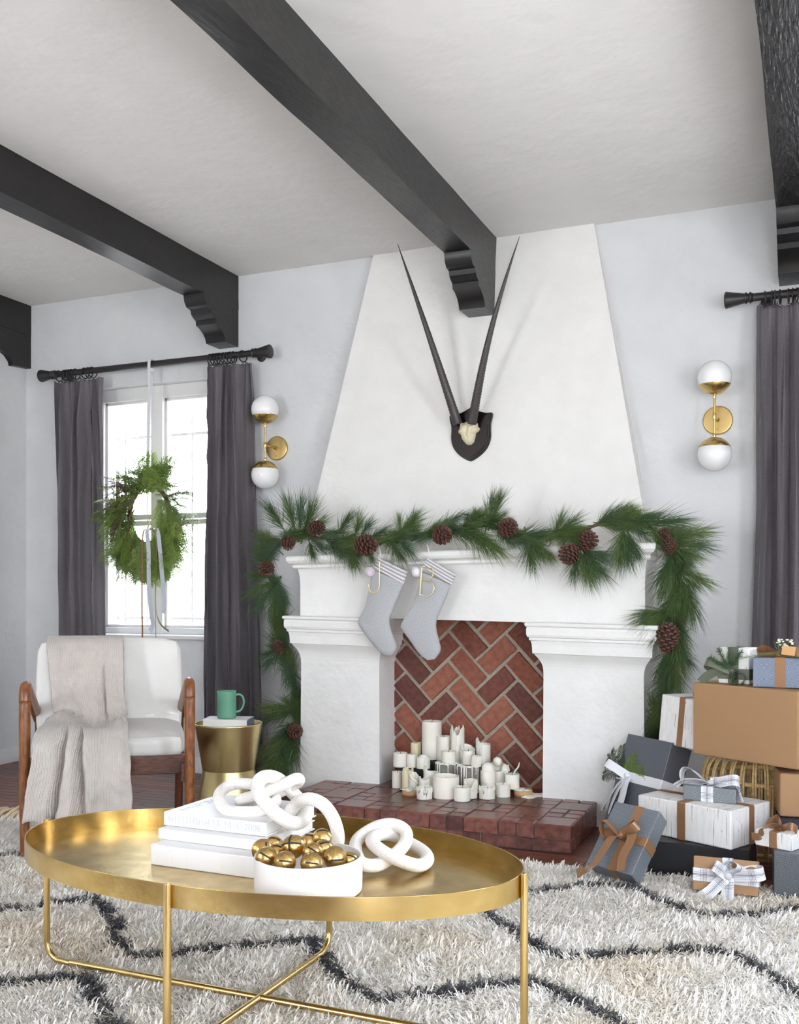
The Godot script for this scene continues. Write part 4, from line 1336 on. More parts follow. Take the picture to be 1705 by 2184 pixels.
func wreath() -> void:
	var c := Vector3(-3.447, 1.43, 0.135)
	var t := thing("wreath", "bushy green cedar wreath with reddish seed sprays hanging in the left window", "wreath", c)
	var s := Sh.new()
	tube(s, arc(Vector3(0, 0.02, 0), Vector3(0.135, 0, 0), Vector3(0, 0.165, 0), 0, TAU * 31 / 32, 31), 0.013, 8, true)
	part("twig_ring", s, M.bark, t)
	for k in 260:
		var a := rnd(0, TAU)
		var rr := rnd(0.8, 1.25)
		var out := Vector3(cos(a), sin(a), 0)
		var tan := Vector3(-sin(a), cos(a), 0) * (1.0 if cos(a) < 0 else -1.0)
		var p := c + Vector3(cos(a) * 0.145 * rr, sin(a) * 0.165 * rr + 0.01, rnd(-0.02, 0.04))
		var d := out * rnd(0.3, 1.1) + tan * rnd(-0.5, 0.3) + Vector3(rnd(-0.3, 0.3), rnd(-0.7, 0.0) - (0.3 if sin(a) < 0.3 else 0.25), rnd(-0.1, 0.55))
		if k % 4 == 0:
			p = c + Vector3(cos(a) * 0.098, sin(a) * 0.135 + 0.01, rnd(0.0, 0.04))
			d = Vector3(rnd(-0.1, 0.2) * signf(cos(a)) + 0.5 * cos(a), -1.0 if absf(cos(a)) > 0.45 else sin(a), 0.3)
		if sin(a) > 0.6:
			d = out * rnd(0.4, 0.8) + tan * rnd(-1.2, 1.2) + Vector3(0, -0.1, rnd(0.0, 0.3))
		var m: Material = M.cedars[rng.randi() % 5]
		if a > 2.0 and a < 3.2 and rng.randf() < 0.25:
			m = M.berry
		place_spray(t, "cedar_sprig", cedars, m, p, d, rnd(0.9, 1.3))
	for k in 34:
		var a := rnd(PI * 1.05, PI * 1.95)
		var p := c + Vector3(cos(a) * rnd(0.12, 0.22), sin(a) * rnd(0.1, 0.2), rnd(0.0, 0.06))
		place_spray(t, "cedar_sprig", cedars, M.cedars[rng.randi() % 5], p, Vector3(rnd(-0.2, 0.2) + 0.25 * cos(a), -1.0, rnd(-0.1, 0.2)), rnd(0.8, 1.15))
	# seed clusters
	for q in [[-0.19, 0.12, 60], [-0.14, 0.17, 40], [0.27, -0.05, 40], [0.10, -0.19, 14], [-0.05, -0.17, 16], [-0.23, 0.03, 25]]:
		s = Sh.new()
		for k in q[2]:
			var p := Vector3(q[0] + rnd(-0.06, 0.06), q[1] + rnd(-0.06, 0.06), rnd(0.0, 0.075))
			ball(s, p, Vector3.ONE * rnd(0.0028, 0.0045), 6, 4)
			tube(s, PackedVector3Array([p, p - Vector3(rnd(-0.02, 0.02), rnd(0.0, 0.025), 0.015)]), 0.0006, 4)
		part("seed_cluster", s, M.berry, t)
	# ribbons
	s = Sh.new()
	band(s, spline([Vector3(-3.46, 1.60, 0.14), Vector3(-3.458, 1.9, 0.13), Vector3(-3.456, 2.2, 0.125), Vector3(-3.456, 2.31, 0.125), Vector3(-3.456, 2.327, 0.1), Vector3(-3.456, 2.31, 0.078), Vector3(-3.463, 2.25, 0.09), Vector3(-3.466, 1.9, 0.115), Vector3(-3.466, 1.62, 0.13)].map(func(p): return p - c), 8), Vector3(1, 0, 0.25), 0.024)
	band(s, PackedVector3Array(arc(Vector3(-3.458, 2.262, 0.108) - c, Vector3(0.016, 0.006, 0), Vector3(0, 0.004, 0.02), 0, TAU, 16)), Vector3(0, 1, 0), 0.018)
	part("hanging_ribbon", s, M.ribbon_white, t)
	var kn := Vector3(-3.3922, 1.3684, 0.19) - c
	for r in [
		[[kn, Vector3(-3.423, 1.3493, 0.22) - c, Vector3(-3.4293, 1.1812, 0.22) - c, Vector3(-3.4325, 0.9482, 0.22) - c, Vector3(-3.4369, 0.8055, 0.21) - c, Vector3(-3.4476, 0.7374, 0.2) - c], 0.013, M.ribbon_copper, Vector3(1, 0, 0.3)],
		[[kn, Vector3(-3.3942, 1.356, 0.225) - c, Vector3(-3.3811, 1.2575, 0.23) - c, Vector3(-3.3779, 1.0515, 0.23) - c, Vector3(-3.3624, 0.8971, 0.23) - c, Vector3(-3.3568, 0.8405, 0.225) - c, Vector3(-3.3792, 0.804, 0.22) - c], 0.033, M.ribbon_grey, Vector3(1, 0, 0.25)],
		[[kn, Vector3(-3.3257, 1.3466, 0.225) - c, Vector3(-3.3066, 1.2562, 0.23) - c, Vector3(-3.2912, 1.1024, 0.23) - c, Vector3(-3.2789, 0.9489, 0.23) - c, Vector3(-3.285, 0.9028, 0.23) - c], 0.033, M.ribbon_grey, Vector3(1, 0, 0.25)],
		[[kn, Vector3(-3.3456, 1.359, 0.24) - c, Vector3(-3.3424, 1.309, 0.215) - c, Vector3(-3.3498, 1.1032, 0.205) - c, Vector3(-3.3461, 0.9227, 0.21) - c, Vector3(-3.3072, 0.8462, 0.225) - c, Vector3(-3.2446, 0.8063, 0.235) - c], 0.018, M.ribbon_olive, Vector3(0.6, 0.5, 0.6)],
		[[kn, Vector3(-3.3597, 1.2326, 0.2) - c, Vector3(-3.3581, 0.9742, 0.2) - c, Vector3(-3.3535, 0.7391, 0.2) - c], 0.004, M.ribbon_copper, Vector3(1, 0, 0.3)]]:
		s = Sh.new()
		band(s, spline(r[0], 7), r[3], r[1])
		part("ribbon", s, r[2], t)
	s = Sh.new()
	tube(s, spline([Vector3(-3.4067, 1.3682, 0.2) - c, Vector3(-3.409, 1.4215, 0.18) - c, Vector3(-3.3998, 1.4756, 0.15) - c, Vector3(-3.3883, 1.5074, 0.14) - c], 5), 0.003, 6)
	ball(s, kn, Vector3(0.014, 0.01, 0.014), 12, 8)
	part("cord", s, M.cord, t)

func knit_image() -> Image:
	var im := Image.create(128, 96, false, Image.FORMAT_RGB8)
	for y in 96:
		for x in 128:
			var cx := fmod(x, 16.0) - 8.0
			var ph := fmod(y + absf(cx) * 1.1, 12.0) / 12.0
			var side := 1.0 - pow(absf(absf(cx) - 3.8) / 4.2, 2.0)
			var g := clampf(side, 0, 1) * (0.45 + 0.55 * sin(ph * PI))
			im.set_pixel(x, y, Color(g, g, g))
	return im

func make_materials_c() -> void:
	M.wood = surf([hexc("5e3418"), hexc("7e4a24"), hexc("94602f")], 0.32, noise(80, 0.02, 5), Vector3(6, 1.5, 6), 0.06, noise(81, 0.03, 4))
	M.wood_dark = surf([hexc("452519"), hexc("5c3526"), hexc("6b4231")], 0.35, noise(82, 0.02, 5), Vector3(1.5, 8, 6), 0.06, noise(83, 0.03, 4))
	M.boucle = surf([hexc("e6e3dd"), hexc("efece7")], 0.95, noise(84, 0.05, 4), Vector3.ONE * 6.0, 0.4, noise(85, 0.2, 3))
	var ki := knit_image()
	M.knit = mat(hexc("c9c0b9"), 0.95)
	M.knit.normal_enabled = true
	var nm := ki.duplicate()
	nm.bump_map_to_normal_map(3.5)
	M.knit.normal_texture = ImageTexture.create_from_image(nm)
	M.knit.normal_scale = 1.0
	var ci := Image.create(128, 96, false, Image.FORMAT_RGB8)
	for y in 96:
		for x in 128:
			var g := ki.get_pixel(x, y).r
			ci.set_pixel(x, y, hexc("a89d94").lerp(hexc("dbd2cb"), pow(g, 0.6)))
	M.knit.albedo_color = Color.WHITE
	M.knit.albedo_texture = ImageTexture.create_from_image(ci)
	M.knit.uv1_scale = Vector3(1.0 / 0.08, 1.0 / 0.066, 1)
	M.knit.rim_enabled = true
	M.knit.rim = 0.4
	M.drum = mat(hexc("d8c690"), 0.3, 1.0)
	M.tray = surf([hexc("b0965c"), hexc("bda268"), hexc("c9b078")], 0.25, noise(86, 0.012, 4), Vector3(2, 2, 2), 0.02, noise(87, 0.05, 3), 1.0, 1.0)
	M.mug = mat(hexc("5d967c"), 0.42)
	M.white_cover = mat(hexc("eceae9"), 0.38)
	M.pages = surf([hexc("dfdcd6"), hexc("f0eeea")], 0.9, noise(88, 0.2, 2), Vector3(1, 60, 1))
	M.blue_cover = mat(hexc("47566e"), 0.5)
	M.print_grey = mat(hexc("c6cacd"), 0.5)
	M.ceramic = mat(hexc("efebe6"), 0.55)
	M.stone = surf([hexc("d9d1c6"), hexc("efe9e2"), hexc("f4f0ea")], 0.8, noise(89, 0.06, 5), Vector3.ONE * 7.0, 0.35, noise(90, 0.15, 4))
	M.bell = surf([hexc("a8854c"), hexc("c4a265"), hexc("d2b478")], 0.3, noise(91, 0.03, 4), Vector3.ONE * 12.0, 0.0, null, 1.0, 1.0)
	M.bell_dark = mat(hexc("1c1713"), 0.6)
	M.wax = mat(hexc("f1ecdf"), 0.42)
	M.wax.subsurf_scatter_enabled = true
	M.wax.subsurf_scatter_strength = 0.12
	M.wax_yellow = mat(hexc("ece0bd"), 0.42)
	M.wax_yellow.subsurf_scatter_enabled = true
	M.wax_yellow.subsurf_scatter_strength = 0.12
	M.wick = mat(hexc("2a2522"), 0.9)
	M.log_grey = surf([hexc("5f5a55"), hexc("827c76"), hexc("989189")], 0.9, noise(92, 0.04, 5), Vector3(14, 3, 14), 0.6, noise(93, 0.06, 4))
	M.log_face = surf([hexc("b98f63"), hexc("d0ab80")], 0.85, noise(94, 0.04, 4), Vector3.ONE * 10.0)
	M.riser = mat(hexc("141314"), 0.6)

func puff(s: Sh, size: Vector3, r: float, xf: Transform3D, crown: float) -> void:
	# upholstered block: rounded edges and swelling faces
	var h := size * 0.5
	var v := PackedVector3Array()
	var n := 14
	for face in 6:
		var ax := face / 2
		var sg := 1.0 if face % 2 else -1.0
		var f := func(a: float, b: float) -> Vector3:
			var p := Vector3.ZERO
			p[ax] = sg
			p[(ax + 1) % 3] = tan((a - 0.5) * PI / 2 * 0.999) * sg
			p[(ax + 2) % 3] = tan((b - 0.5) * PI / 2 * 0.999)
			var q := Vector3(p.x * h.x, p.y * h.y, p.z * h.z)
			var inner := Vector3(clampf(q.x, -h.x + r, h.x - r), clampf(q.y, -h.y + r, h.y - r), clampf(q.z, -h.z + r, h.z - r))
			var d := (q - inner)
			if d.length() > r:
				q = inner + d.normalized() * r
			var e := (1.0 - pow(absf(p[(ax + 1) % 3]), 3.0)) * (1.0 - pow(absf(p[(ax + 2) % 3]), 3.0))
			q[ax] += sg * crown * e
			return xf * q
		sheet(s, n, n, f)

func armchair() -> void:
	var t := thing("armchair", "low wooden armchair with white cushions and sloping arms, a knitted throw over its left half", "armchair", Vector3(-2.495, 0, 1.658), Basis(Vector3(0.785, 0, -0.62), Vector3.UP, Vector3(0.62, 0, 0.785)))
	for sg in [-1.0, 1.0]:
		var x: float = sg * 0.303
		var s := Sh.new()
		tube(s, spline([Vector3(x, 0.012, 0.004), Vector3(x, 0.2, 0.004), Vector3(x, 0.45, 0.002), Vector3(x, 0.605, -0.002)], 5), [0.016, 0.016, 0.017, 0.0175, 0.018, 0.019, 0.0195, 0.02, 0.02, 0.0205, 0.0205, 0.021, 0.021, 0.021, 0.021, 0.021], 14)
		part("front_leg", s, M.wood, t)
		s = Sh.new()
		tube(s, spline([Vector3(x, 0.60, -0.002), Vector3(x, 0.642, -0.012), Vector3(x, 0.655, -0.045), Vector3(x, 0.640, -0.10), Vector3(x, 0.575, -0.30), Vector3(x, 0.515, -0.48), Vector3(x, 0.462, -0.64)], 6), 0.0215, 14)
		part("armrest", s, M.wood, t)
		s = Sh.new()
		tube(s, spline([Vector3(x * 0.99, 0.0, -0.74), Vector3(x * 0.99, 0.2, -0.69), Vector3(x * 0.99, 0.475, -0.632)], 5), 0.018, 12)
		part("back_leg", s, M.wood_dark, t)
		s = Sh.new()
		bx(s, Vector3(x * 0.93 - 0.011, 0.27, -0.68), Vector3(x * 0.93 + 0.011, 0.335, -0.01), 0.004)
		part("side_rail", s, M.wood_dark, t)
	var s := Sh.new()
	bx(s, Vector3(-0.3, 0.288, -0.125), Vector3(0.3, 0.362, -0.1), 0.005)
	part("front_rail", s, M.wood_dark, t)
	s = Sh.new()
	bx(s, Vector3(-0.3, 0.27, -0.68), Vector3(0.3, 0.33, -0.655), 0.005)
	part("back_rail", s, M.wood_dark, t)
	s = Sh.new()
	for k in 6:
		bx(s, Vector3(-0.3, 0.345, -0.16 - k * 0.085), Vector3(0.3, 0.36, -0.12 - k * 0.085), 0.003)
	part("seat_slats", s, M.wood_dark, t)
	s = Sh.new()
	puff(s, Vector3(0.575, 0.1, 0.5), 0.035, Transform3D(Basis(Vector3.RIGHT, 0.06), Vector3(0, 0.408, -0.375)), 0.012)
	part("seat_cushion", s, M.boucle, t)
	s = Sh.new()
	puff(s, Vector3(0.585, 0.42, 0.1), 0.035, Transform3D(Basis(Vector3.RIGHT, -0.15), Vector3(0, 0.595, -0.535)), 0.012)
	part("back_cushion", s, M.boucle, t)

func throw_blanket() -> void:
	var rows := [
		[Vector3(-3.1903, 0.7352, 1.201), Vector3(-2.9127, 0.7352, 1.085)], [Vector3(-3.1697, 0.8026, 1.2358), Vector3(-2.8733, 0.8068, 1.1119)], [Vector3(-3.1024, 0.8235, 1.316), Vector3(-2.8032, 0.8255, 1.191)], [Vector3(-3.0224, 0.8061, 1.4072), Vector3(-2.7255, 0.8081, 1.2832)], [Vector3(-2.9761, 0.7044, 1.4529), Vector3(-2.6852, 0.7044, 1.3313)], [Vector3(-2.9422, 0.5897, 1.4767), Vector3(-2.6573, 0.5897, 1.3576)], [Vector3(-2.8996, 0.5097, 1.5131), Vector3(-2.6182, 0.502, 1.3955)],
		[Vector3(-2.8355, 0.4941, 1.6163), Vector3(-2.5398, 0.4828, 1.4928)], [Vector3(-2.7309, 0.4942, 1.7569), Vector3(-2.4472, 0.4721, 1.6058)], [Vector3(-2.6714, 0.4426, 1.8512), Vector3(-2.3913, 0.4158, 1.6691)], [Vector3(-2.6548, 0.3461, 1.893), Vector3(-2.3721, 0.3309, 1.6828)], [Vector3(-2.656, 0.2555, 1.9152), Vector3(-2.3577, 0.2459, 1.693)], [Vector3(-2.6592, 0.17, 1.9328), Vector3(-2.3545, 0.1733, 1.6971)]]
	var L := []
	var R := []
	for r in rows:
		L.append(r[0])
		R.append(r[1])
	var a := spline(L, 8)
	var b := spline(R, 8)
	var m := a.size() - 1
	var nz := noise(95, 2.2, 3)
	var toward := Vector3(0.35, 0.05, 0.93).normalized()
	var f := func(u: float, v: float) -> Vector3:
		var k := v * m
		var i := mini(int(k), m - 1)
		var p := a[i].lerp(a[i + 1], k - i).lerp(b[i].lerp(b[i + 1], k - i), u)
		var low := smoothstep(0.56, 0.72, v)
		# deep folds fanning out below the gathered waist
		var c1 := 0.22 + 0.10 * (1.0 - v) + 0.02 * sin(v * 9.0)
		var c2 := 0.40 + 0.16 * (v - 0.6)
		var fold := -0.055 * exp(-pow((u - c1) / 0.035, 2.0)) - 0.065 * exp(-pow((u - c2 - 0.12 * (v - 0.62)) / 0.045, 2.0))
		fold += 0.022 * sin(u * 11.0 + v * 3.0) + 0.016 * sin(u * 5.0 + 1.0)
		p += toward * fold * low
		# gathers where the back meets the seat
		var g := exp(-pow((v - 0.545) / 0.06, 2.0))
		p += toward * g * (0.035 * nz.get_noise_2d(u * 4.0, v * 9.0) + 0.03 * exp(-pow((u - 0.62) / 0.16, 2.0)))
		p.y += g * 0.03 * sin(u * 7.0 + 0.5)
		p += toward * nz.get_noise_2d(u * 1.4 + 5.0, v * 3.0) * 0.02
		p += toward * (0.02 * exp(-pow((u - 0.72) / 0.02, 2.0)) * -1.0 * smoothstep(0.3, 0.42, v) * smoothstep(0.56, 0.48, v))
		if v > 0.99:
			p.y += 0.006 * sin(u * 30.0)
		return p
	var s := Sh.new()
	sheet(s, 110, 200, f, 0.006, Vector2(0.42, 1.35))
	solo("throw_blanket", s, M.knit, "beige grey chunky knitted throw draped over the armchair's left half", "throw")

func drum_table() -> void:
	var t := thing("drum_side_table", "waisted polished brass drum side table beside the armchair", "side table", Vector3(-2.484, 0, 0.833))
	var s := Sh.new()
	lathe(s, [Vector2(0.151, 0.0), Vector2(0.151, 0.004), Vector2(0.149, 0.01), Vector2(0.136, 0.10), Vector2(0.121, 0.195), Vector2(0.119, 0.205), Vector2(0.1195, 0.208), Vector2(0.1205, 0.212), Vector2(0.136, 0.31), Vector2(0.1535, 0.408), Vector2(0.1545, 0.414), Vector2(0.1525, 0.417), Vector2(0.150, 0.415), Vector2(0.147, 0.40), Vector2(0.147, 0.40), Vector2(0.0005, 0.40), Vector2(0.0005, 0.0), Vector2(0.151, 0.0)], 72)
	part("drum", s, M.drum, t)
	var b := thing("book", "white paged book with a blue cover lying on the brass drum table", "book", Vector3(-2.468, 0.402, 0.86), Basis(Vector3.UP, 0.33))
	s = Sh.new()
	bx(s, Vector3(-0.1, 0.004, -0.068), Vector3(0.1, 0.036, 0.066), 0.001)
	part("pages", s, M.pages, b)
	for y in [0.0, 0.036]:
		s = Sh.new()
		bx(s, Vector3(-0.104, y, -0.072), Vector3(0.104, y + 0.004, 0.07), 0.001)
		part("cover", s, M.blue_cover if y == 0.0 else M.white_cover, b)
	s = Sh.new()
	bx(s, Vector3(0.1, 0.0, -0.072), Vector3(0.104, 0.04, 0.07), 0.001)
	part("spine", s, M.blue_cover, b)
	var g := thing("mug", "sea green mug on the book on the brass drum table", "mug", Vector3(-2.478, 0.4425, 0.86))
	s = Sh.new()
	lathe(s, [Vector2(0.0005, 0.0), Vector2(0.040, 0.0), Vector2(0.043, 0.003), Vector2(0.0435, 0.01), Vector2(0.0435, 0.120), Vector2(0.0428, 0.1225), Vector2(0.041, 0.1225), Vector2(0.040, 0.12), Vector2(0.040, 0.012), Vector2(0.037, 0.008), Vector2(0.0005, 0.008)], 40)
	part("cup", s, M.mug, g)
	s = Sh.new()
	var hx := Vector3(0.92, 0, -0.38)
	tube(s, spline([hx * 0.041 + Vector3(0, 0.104, 0), hx * 0.058 + Vector3(0, 0.107, 0), hx * 0.074 + Vector3(0, 0.095, 0), hx * 0.079 + Vector3(0, 0.068, 0), hx * 0.070 + Vector3(0, 0.042, 0), hx * 0.056 + Vector3(0, 0.030, 0), hx * 0.041 + Vector3(0, 0.027, 0)], 6), 0.0052, 10)
	part("handle", s, M.mug, g)

func oval(s: Sh, a: float, b: float, prof: Array, seg := 120) -> void:
	var v := PackedVector3Array()
	var ix := PackedInt32Array()
	var n := prof.size()
	for p in prof:
		for k in seg:
			var th := TAU * k / seg
			v.append(Vector3((a + p.x) * cos(th), p.y, (b + p.x) * sin(th)))
	for r in n:
		for k in seg:
			var p := r * seg + k
			var q := r * seg + (k + 1) % seg
			var p2 := ((r + 1) % n) * seg + k
			var q2 := ((r + 1) % n) * seg + (k + 1) % seg
			ix.append_array([p, q, q2, p, q2, p2])
	put(s, v, PackedVector2Array(), ix, true, true)

func coffee_table() -> void:
	var c := Vector3(-1.225, 0, 2.68)
	var t := thing("coffee_table", "oval brass tray coffee table with thin legs on the shaggy rug", "coffee table", c, Basis(Vector3.UP, -0.01))
	var a := 0.645
	var b := 0.355
	var s := Sh.new()
	var poly := PackedVector2Array()
	for k in 120:
		poly.append(Vector2((a - 0.002) * cos(TAU * k / 120), (b - 0.002) * sin(TAU * k / 120)))
	extrude(s, poly, 0.003, Transform3D(Basis(Vector3.RIGHT, Vector3(0, 0, -1), Vector3.UP), Vector3(0, 0.359, 0)))
	part("tray_floor", s, M.tray, t)
	s = Sh.new()
	var y0 := 0.357
	var y1 := 0.405
	oval(s, a, b, [Vector2(-0.003, y0), Vector2(-0.003, y0), Vector2(0.0, y0), Vector2(0.0, y0), Vector2(0.0, y1 - 0.001), Vector2(-0.001, y1), Vector2(-0.0025, y1), Vector2(-0.0035, y1 - 0.001), Vector2(-0.0035, y0)])
	part("tray_rim", s, M.tray, t)
	var yb := 0.040
	var rr := 0.05
	for k in 4:
		var th := PI / 2 * k
		var d := Vector3(cos(th), 0, sin(th))
		var e: float = (a if k % 2 == 0 else b) + 0.0075
		var pts := PackedVector3Array([d * e + Vector3(0, 0.408, 0), d * e + Vector3(0, 0.25, 0)])
		pts.append_array(arc(d * (e - rr) + Vector3(0, yb + rr, 0), d * rr, Vector3(0, -rr, 0), 0, PI / 2, 8))
		pts.append(d * (e - rr - 0.03) + Vector3(0, yb, 0))
		s = Sh.new()
		tube(s, pts, 0.0085, 12)
		part("leg", s, M.brass, t)
	for k in 2:
		var d := Vector3(1, 0, 0) if k == 0 else Vector3(0, 0, 1)
		var e := (a if k == 0 else b) - rr - 0.02
		s = Sh.new()
		tube(s, PackedVector3Array([d * e + Vector3(0, yb, 0), d * -e + Vector3(0, yb, 0)]), 0.0085, 12)
		part("crossbar", s, M.brass, t)

func text_part(t: Node3D, called: String, txt: String, size: float, m: Material, xf: Transform3D) -> void:
	var tm := TextMesh.new()
	var f := SystemFont.new()
	f.font_names = PackedStringArray(["Droid Sans"])
	tm.font = f
	tm.text = txt
	tm.font_size = 32
	tm.pixel_size = size / 32.0
	tm.depth = 0.0004
	tm.horizontal_alignment = HORIZONTAL_ALIGNMENT_LEFT
	var o := part(called, tm, m, t)
	o.transform = xf

func hard_book(label: String, at: Vector3, yaw: float, w: float, th: float, d: float) -> Node3D:
	# at: the lower front left corner; the spine faces the front
	var t := thing("book", label, "book", at, Basis(Vector3.UP, yaw), "white books on the coffee table")
	var s := Sh.new()
	bx(s, Vector3(0.004, 0.0035, -d + 0.005), Vector3(w - 0.004, th - 0.0035, -0.004), 0.0008)
	part("pages", s, M.pages, t)
	for y in [0.0, th - 0.0035]:
		s = Sh.new()
		bx(s, Vector3(0, y, -d), Vector3(w, y + 0.0035, -0.002), 0.0012)
		part("cover", s, M.white_cover, t)
	s = Sh.new()
	rbox(s, Vector3(w, th, 0.006), 0.0028, Transform3D(Basis(), Vector3(w * 0.5, th * 0.5, -0.003)), 2)
	part("spine", s, M.white_cover, t)
	return t

func link(t: Node3D, pts: Array, r: float) -> void:
	var s := Sh.new()
	var o: Vector3 = t.position
	tube(s, spline(pts.map(func(p): return p - o), 9, true), r, 18, true)
	part("link", s, M.stone, t)

func tabletop() -> void:
	var yb := -0.03
	var bk := hard_book("lowest and longest white book of the coffee table stack", Vector3(-1.455, 0.362, 2.794), yb, 0.36, 0.048, 0.26)
	for q in [[0.05, 0.012], [0.10, 0.004], [0.185, 0.014], [0.30, 0.006]]:
		var s := Sh.new()
		bx(s, Vector3(q[0], 0.008, -0.001), Vector3(q[0] + q[1], 0.040, 0.0006), 0.0003)
		part("spine_band", s, M.ceramic, bk)
	hard_book("middle white book of the stack under the bookstack's lettered book", Vector3(-1.470, 0.4105, 2.745), yb, 0.30, 0.025, 0.24)
	var top := hard_book("top white book with grey lettering on its spine, under the chain links", Vector3(-1.478, 0.436, 2.712), yb, 0.295, 0.033, 0.24)
	text_part(top, "lettering", "Art|37|Basel 14–18|6|2006", 0.021, M.print_grey, Transform3D(Basis(), Vector3(0.012, 0.0175, 0.0002)))
	text_part(top, "lettering", "Art|37|Basel", 0.03, M.print_grey, Transform3D(Basis(Vector3(0, 0, -1), Vector3(-1, 0, 0), Vector3(0, 1, 0)), Vector3(0.03, 0.0332, -0.03)))
	# chain sculptures of pale stone
	var a := thing("link_sculpture", "whitewashed chain of thick carved links sprawling over the white books", "sculpture", Vector3(-1.2133, 0.4348, 2.5967), Basis(), "carved link sculptures")
	link(a, [Vector3(-1.3664, 0.5, 2.639), Vector3(-1.3273, 0.4794, 2.6714), Vector3(-1.274, 0.478, 2.6763), Vector3(-1.2303, 0.4825, 2.658), Vector3(-1.2161, 0.4989, 2.6195), Vector3(-1.2699, 0.517, 2.577), Vector3(-1.3462, 0.5205, 2.5547), Vector3(-1.3815, 0.5128, 2.5803)], 0.0145)
	link(a, [Vector3(-1.3102, 0.495, 2.6263), Vector3(-1.2562, 0.5138, 2.6363), Vector3(-1.2027, 0.5363, 2.6248), Vector3(-1.1696, 0.5527, 2.6001), Vector3(-1.1846, 0.5372, 2.563), Vector3(-1.2239, 0.5143, 2.5686), Vector3(-1.2756, 0.4933, 2.5902), Vector3(-1.3144, 0.4851, 2.6064)], 0.0145)
	link(a, [Vector3(-1.2262, 0.5447, 2.6888), Vector3(-1.2231, 0.5634, 2.6658), Vector3(-1.2168, 0.5508, 2.609), Vector3(-1.205, 0.5053, 2.5499), Vector3(-1.1648, 0.4788, 2.5656), Vector3(-1.1354, 0.4633, 2.6183), Vector3(-1.1352, 0.4623, 2.6724), Vector3(-1.155, 0.4877, 2.7132), Vector3(-1.1923, 0.5195, 2.718)], 0.0165)
	link(a, [Vector3(-1.1833, 0.4181, 2.6384), Vector3(-1.1858, 0.4588, 2.6177), Vector3(-1.1552, 0.4972, 2.6266), Vector3(-1.1072, 0.5178, 2.6499), Vector3(-1.0653, 0.5064, 2.6541), Vector3(-1.033, 0.4702, 2.6623), Vector3(-1.0369, 0.4161, 2.6422), Vector3(-1.0856, 0.3658, 2.6192), Vector3(-1.1564, 0.3574, 2.6054)], 0.0155)
	var b := thing("link_sculpture", "two interlocked whitewashed rings lying on the right of the brass tray", "sculpture", Vector3(-0.929, 0.4025, 2.5863), Basis(), "carved link sculptures")
	link(b, [Vector3(-1.0047, 0.4144, 2.6071), Vector3(-0.9956, 0.4315, 2.5382), Vector3(-0.9624, 0.4394, 2.5027), Vector3(-0.922, 0.4303, 2.5075), Vector3(-0.9036, 0.4117, 2.5432), Vector3(-0.904, 0.3971, 2.6084), Vector3(-0.9261, 0.3828, 2.6609), Vector3(-0.9627, 0.3903, 2.6762)], 0.0155)
	link(b, [Vector3(-0.9626, 0.4238, 2.6112), Vector3(-0.9675, 0.4237, 2.5482), Vector3(-0.9518, 0.4107, 2.4983), Vector3(-0.9131, 0.3948, 2.4929), Vector3(-0.8633, 0.386, 2.5263), Vector3(-0.8345, 0.3829, 2.5793), Vector3(-0.8389, 0.3817, 2.6245), Vector3(-0.8717, 0.3951, 2.649), Vector3(-0.9192, 0.4113, 2.6472)], 0.0155)
	# bowl of bells
	var c := Vector3(-1.013, 0.362, 2.832)
	var s := Sh.new()
	lathe(s, [Vector2(0.0005, 0.0), Vector2(0.112, 0.0), Vector2(0.1155, 0.003), Vector2(0.1165, 0.008), Vector2(0.1175, 0.074), Vector2(0.1165, 0.077), Vector2(0.113, 0.0775), Vector2(0.111, 0.0755), Vector2(0.110, 0.014), Vector2(0.106, 0.009), Vector2(0.0005, 0.008)], 72)
	var bo := thing("bowl", "round straight sided white bowl full of brass bells on the tray", "bowl", c)
	part("bowl", s, M.ceramic, bo)
	var bells := [
		["large bell with a dark cross band at the top of the heap", Vector3(-1.0405, 0.4574, 2.8496), 0.0255, 0.4, 1.0], ["bell at the left rim of the bowl, upper", Vector3(-1.1226, 0.4412, 2.8406), 0.0235, 2.4, 0.2],
		["half hidden bell behind the bell at the left rim", Vector3(-1.1299, 0.4364, 2.7786), 0.021, 0.3, 0.5], ["bell low at the left front of the bowl", Vector3(-1.0794, 0.4421, 2.8984), 0.0235, -0.5, 0.9], ["bell at the front left with a lit lower half", Vector3(-1.0253, 0.4414, 2.9137), 0.0235, 0.2, 1.2],
		["bell at the very front of the bowl", Vector3(-0.969, 0.4412, 2.901), 0.0235, 0.1, 1.25], ["bell at the bowl's right front, nearly whole", Vector3(-0.9351, 0.4463, 2.8598), 0.0245, 0.7, 1.5], ["bell in the middle of the heap", Vector3(-0.9905, 0.4507, 2.8558), 0.0225, -0.4, 0.8],
		["bell right of the middle with an upright slit", Vector3(-0.9898, 0.4473, 2.8068), 0.0215, 0.9, 0.6], ["topmost bell at the back right of the heap", Vector3(-1.0201, 0.4561, 2.7544), 0.0225, 0.6, 0.4], ["bell peeping out between the topmost and the large bell", Vector3(-1.0496, 0.4455, 2.7613), 0.021, 0.2, 0.4],
		["bell deep inside at the bowl's right", Vector3(-0.9293, 0.4271, 2.8032), 0.02, 0.2, 0.7], ["bell mostly hidden at the left behind the large bell", Vector3(-1.0922, 0.4329, 2.8279), 0.022, 0.2, 0.5]]
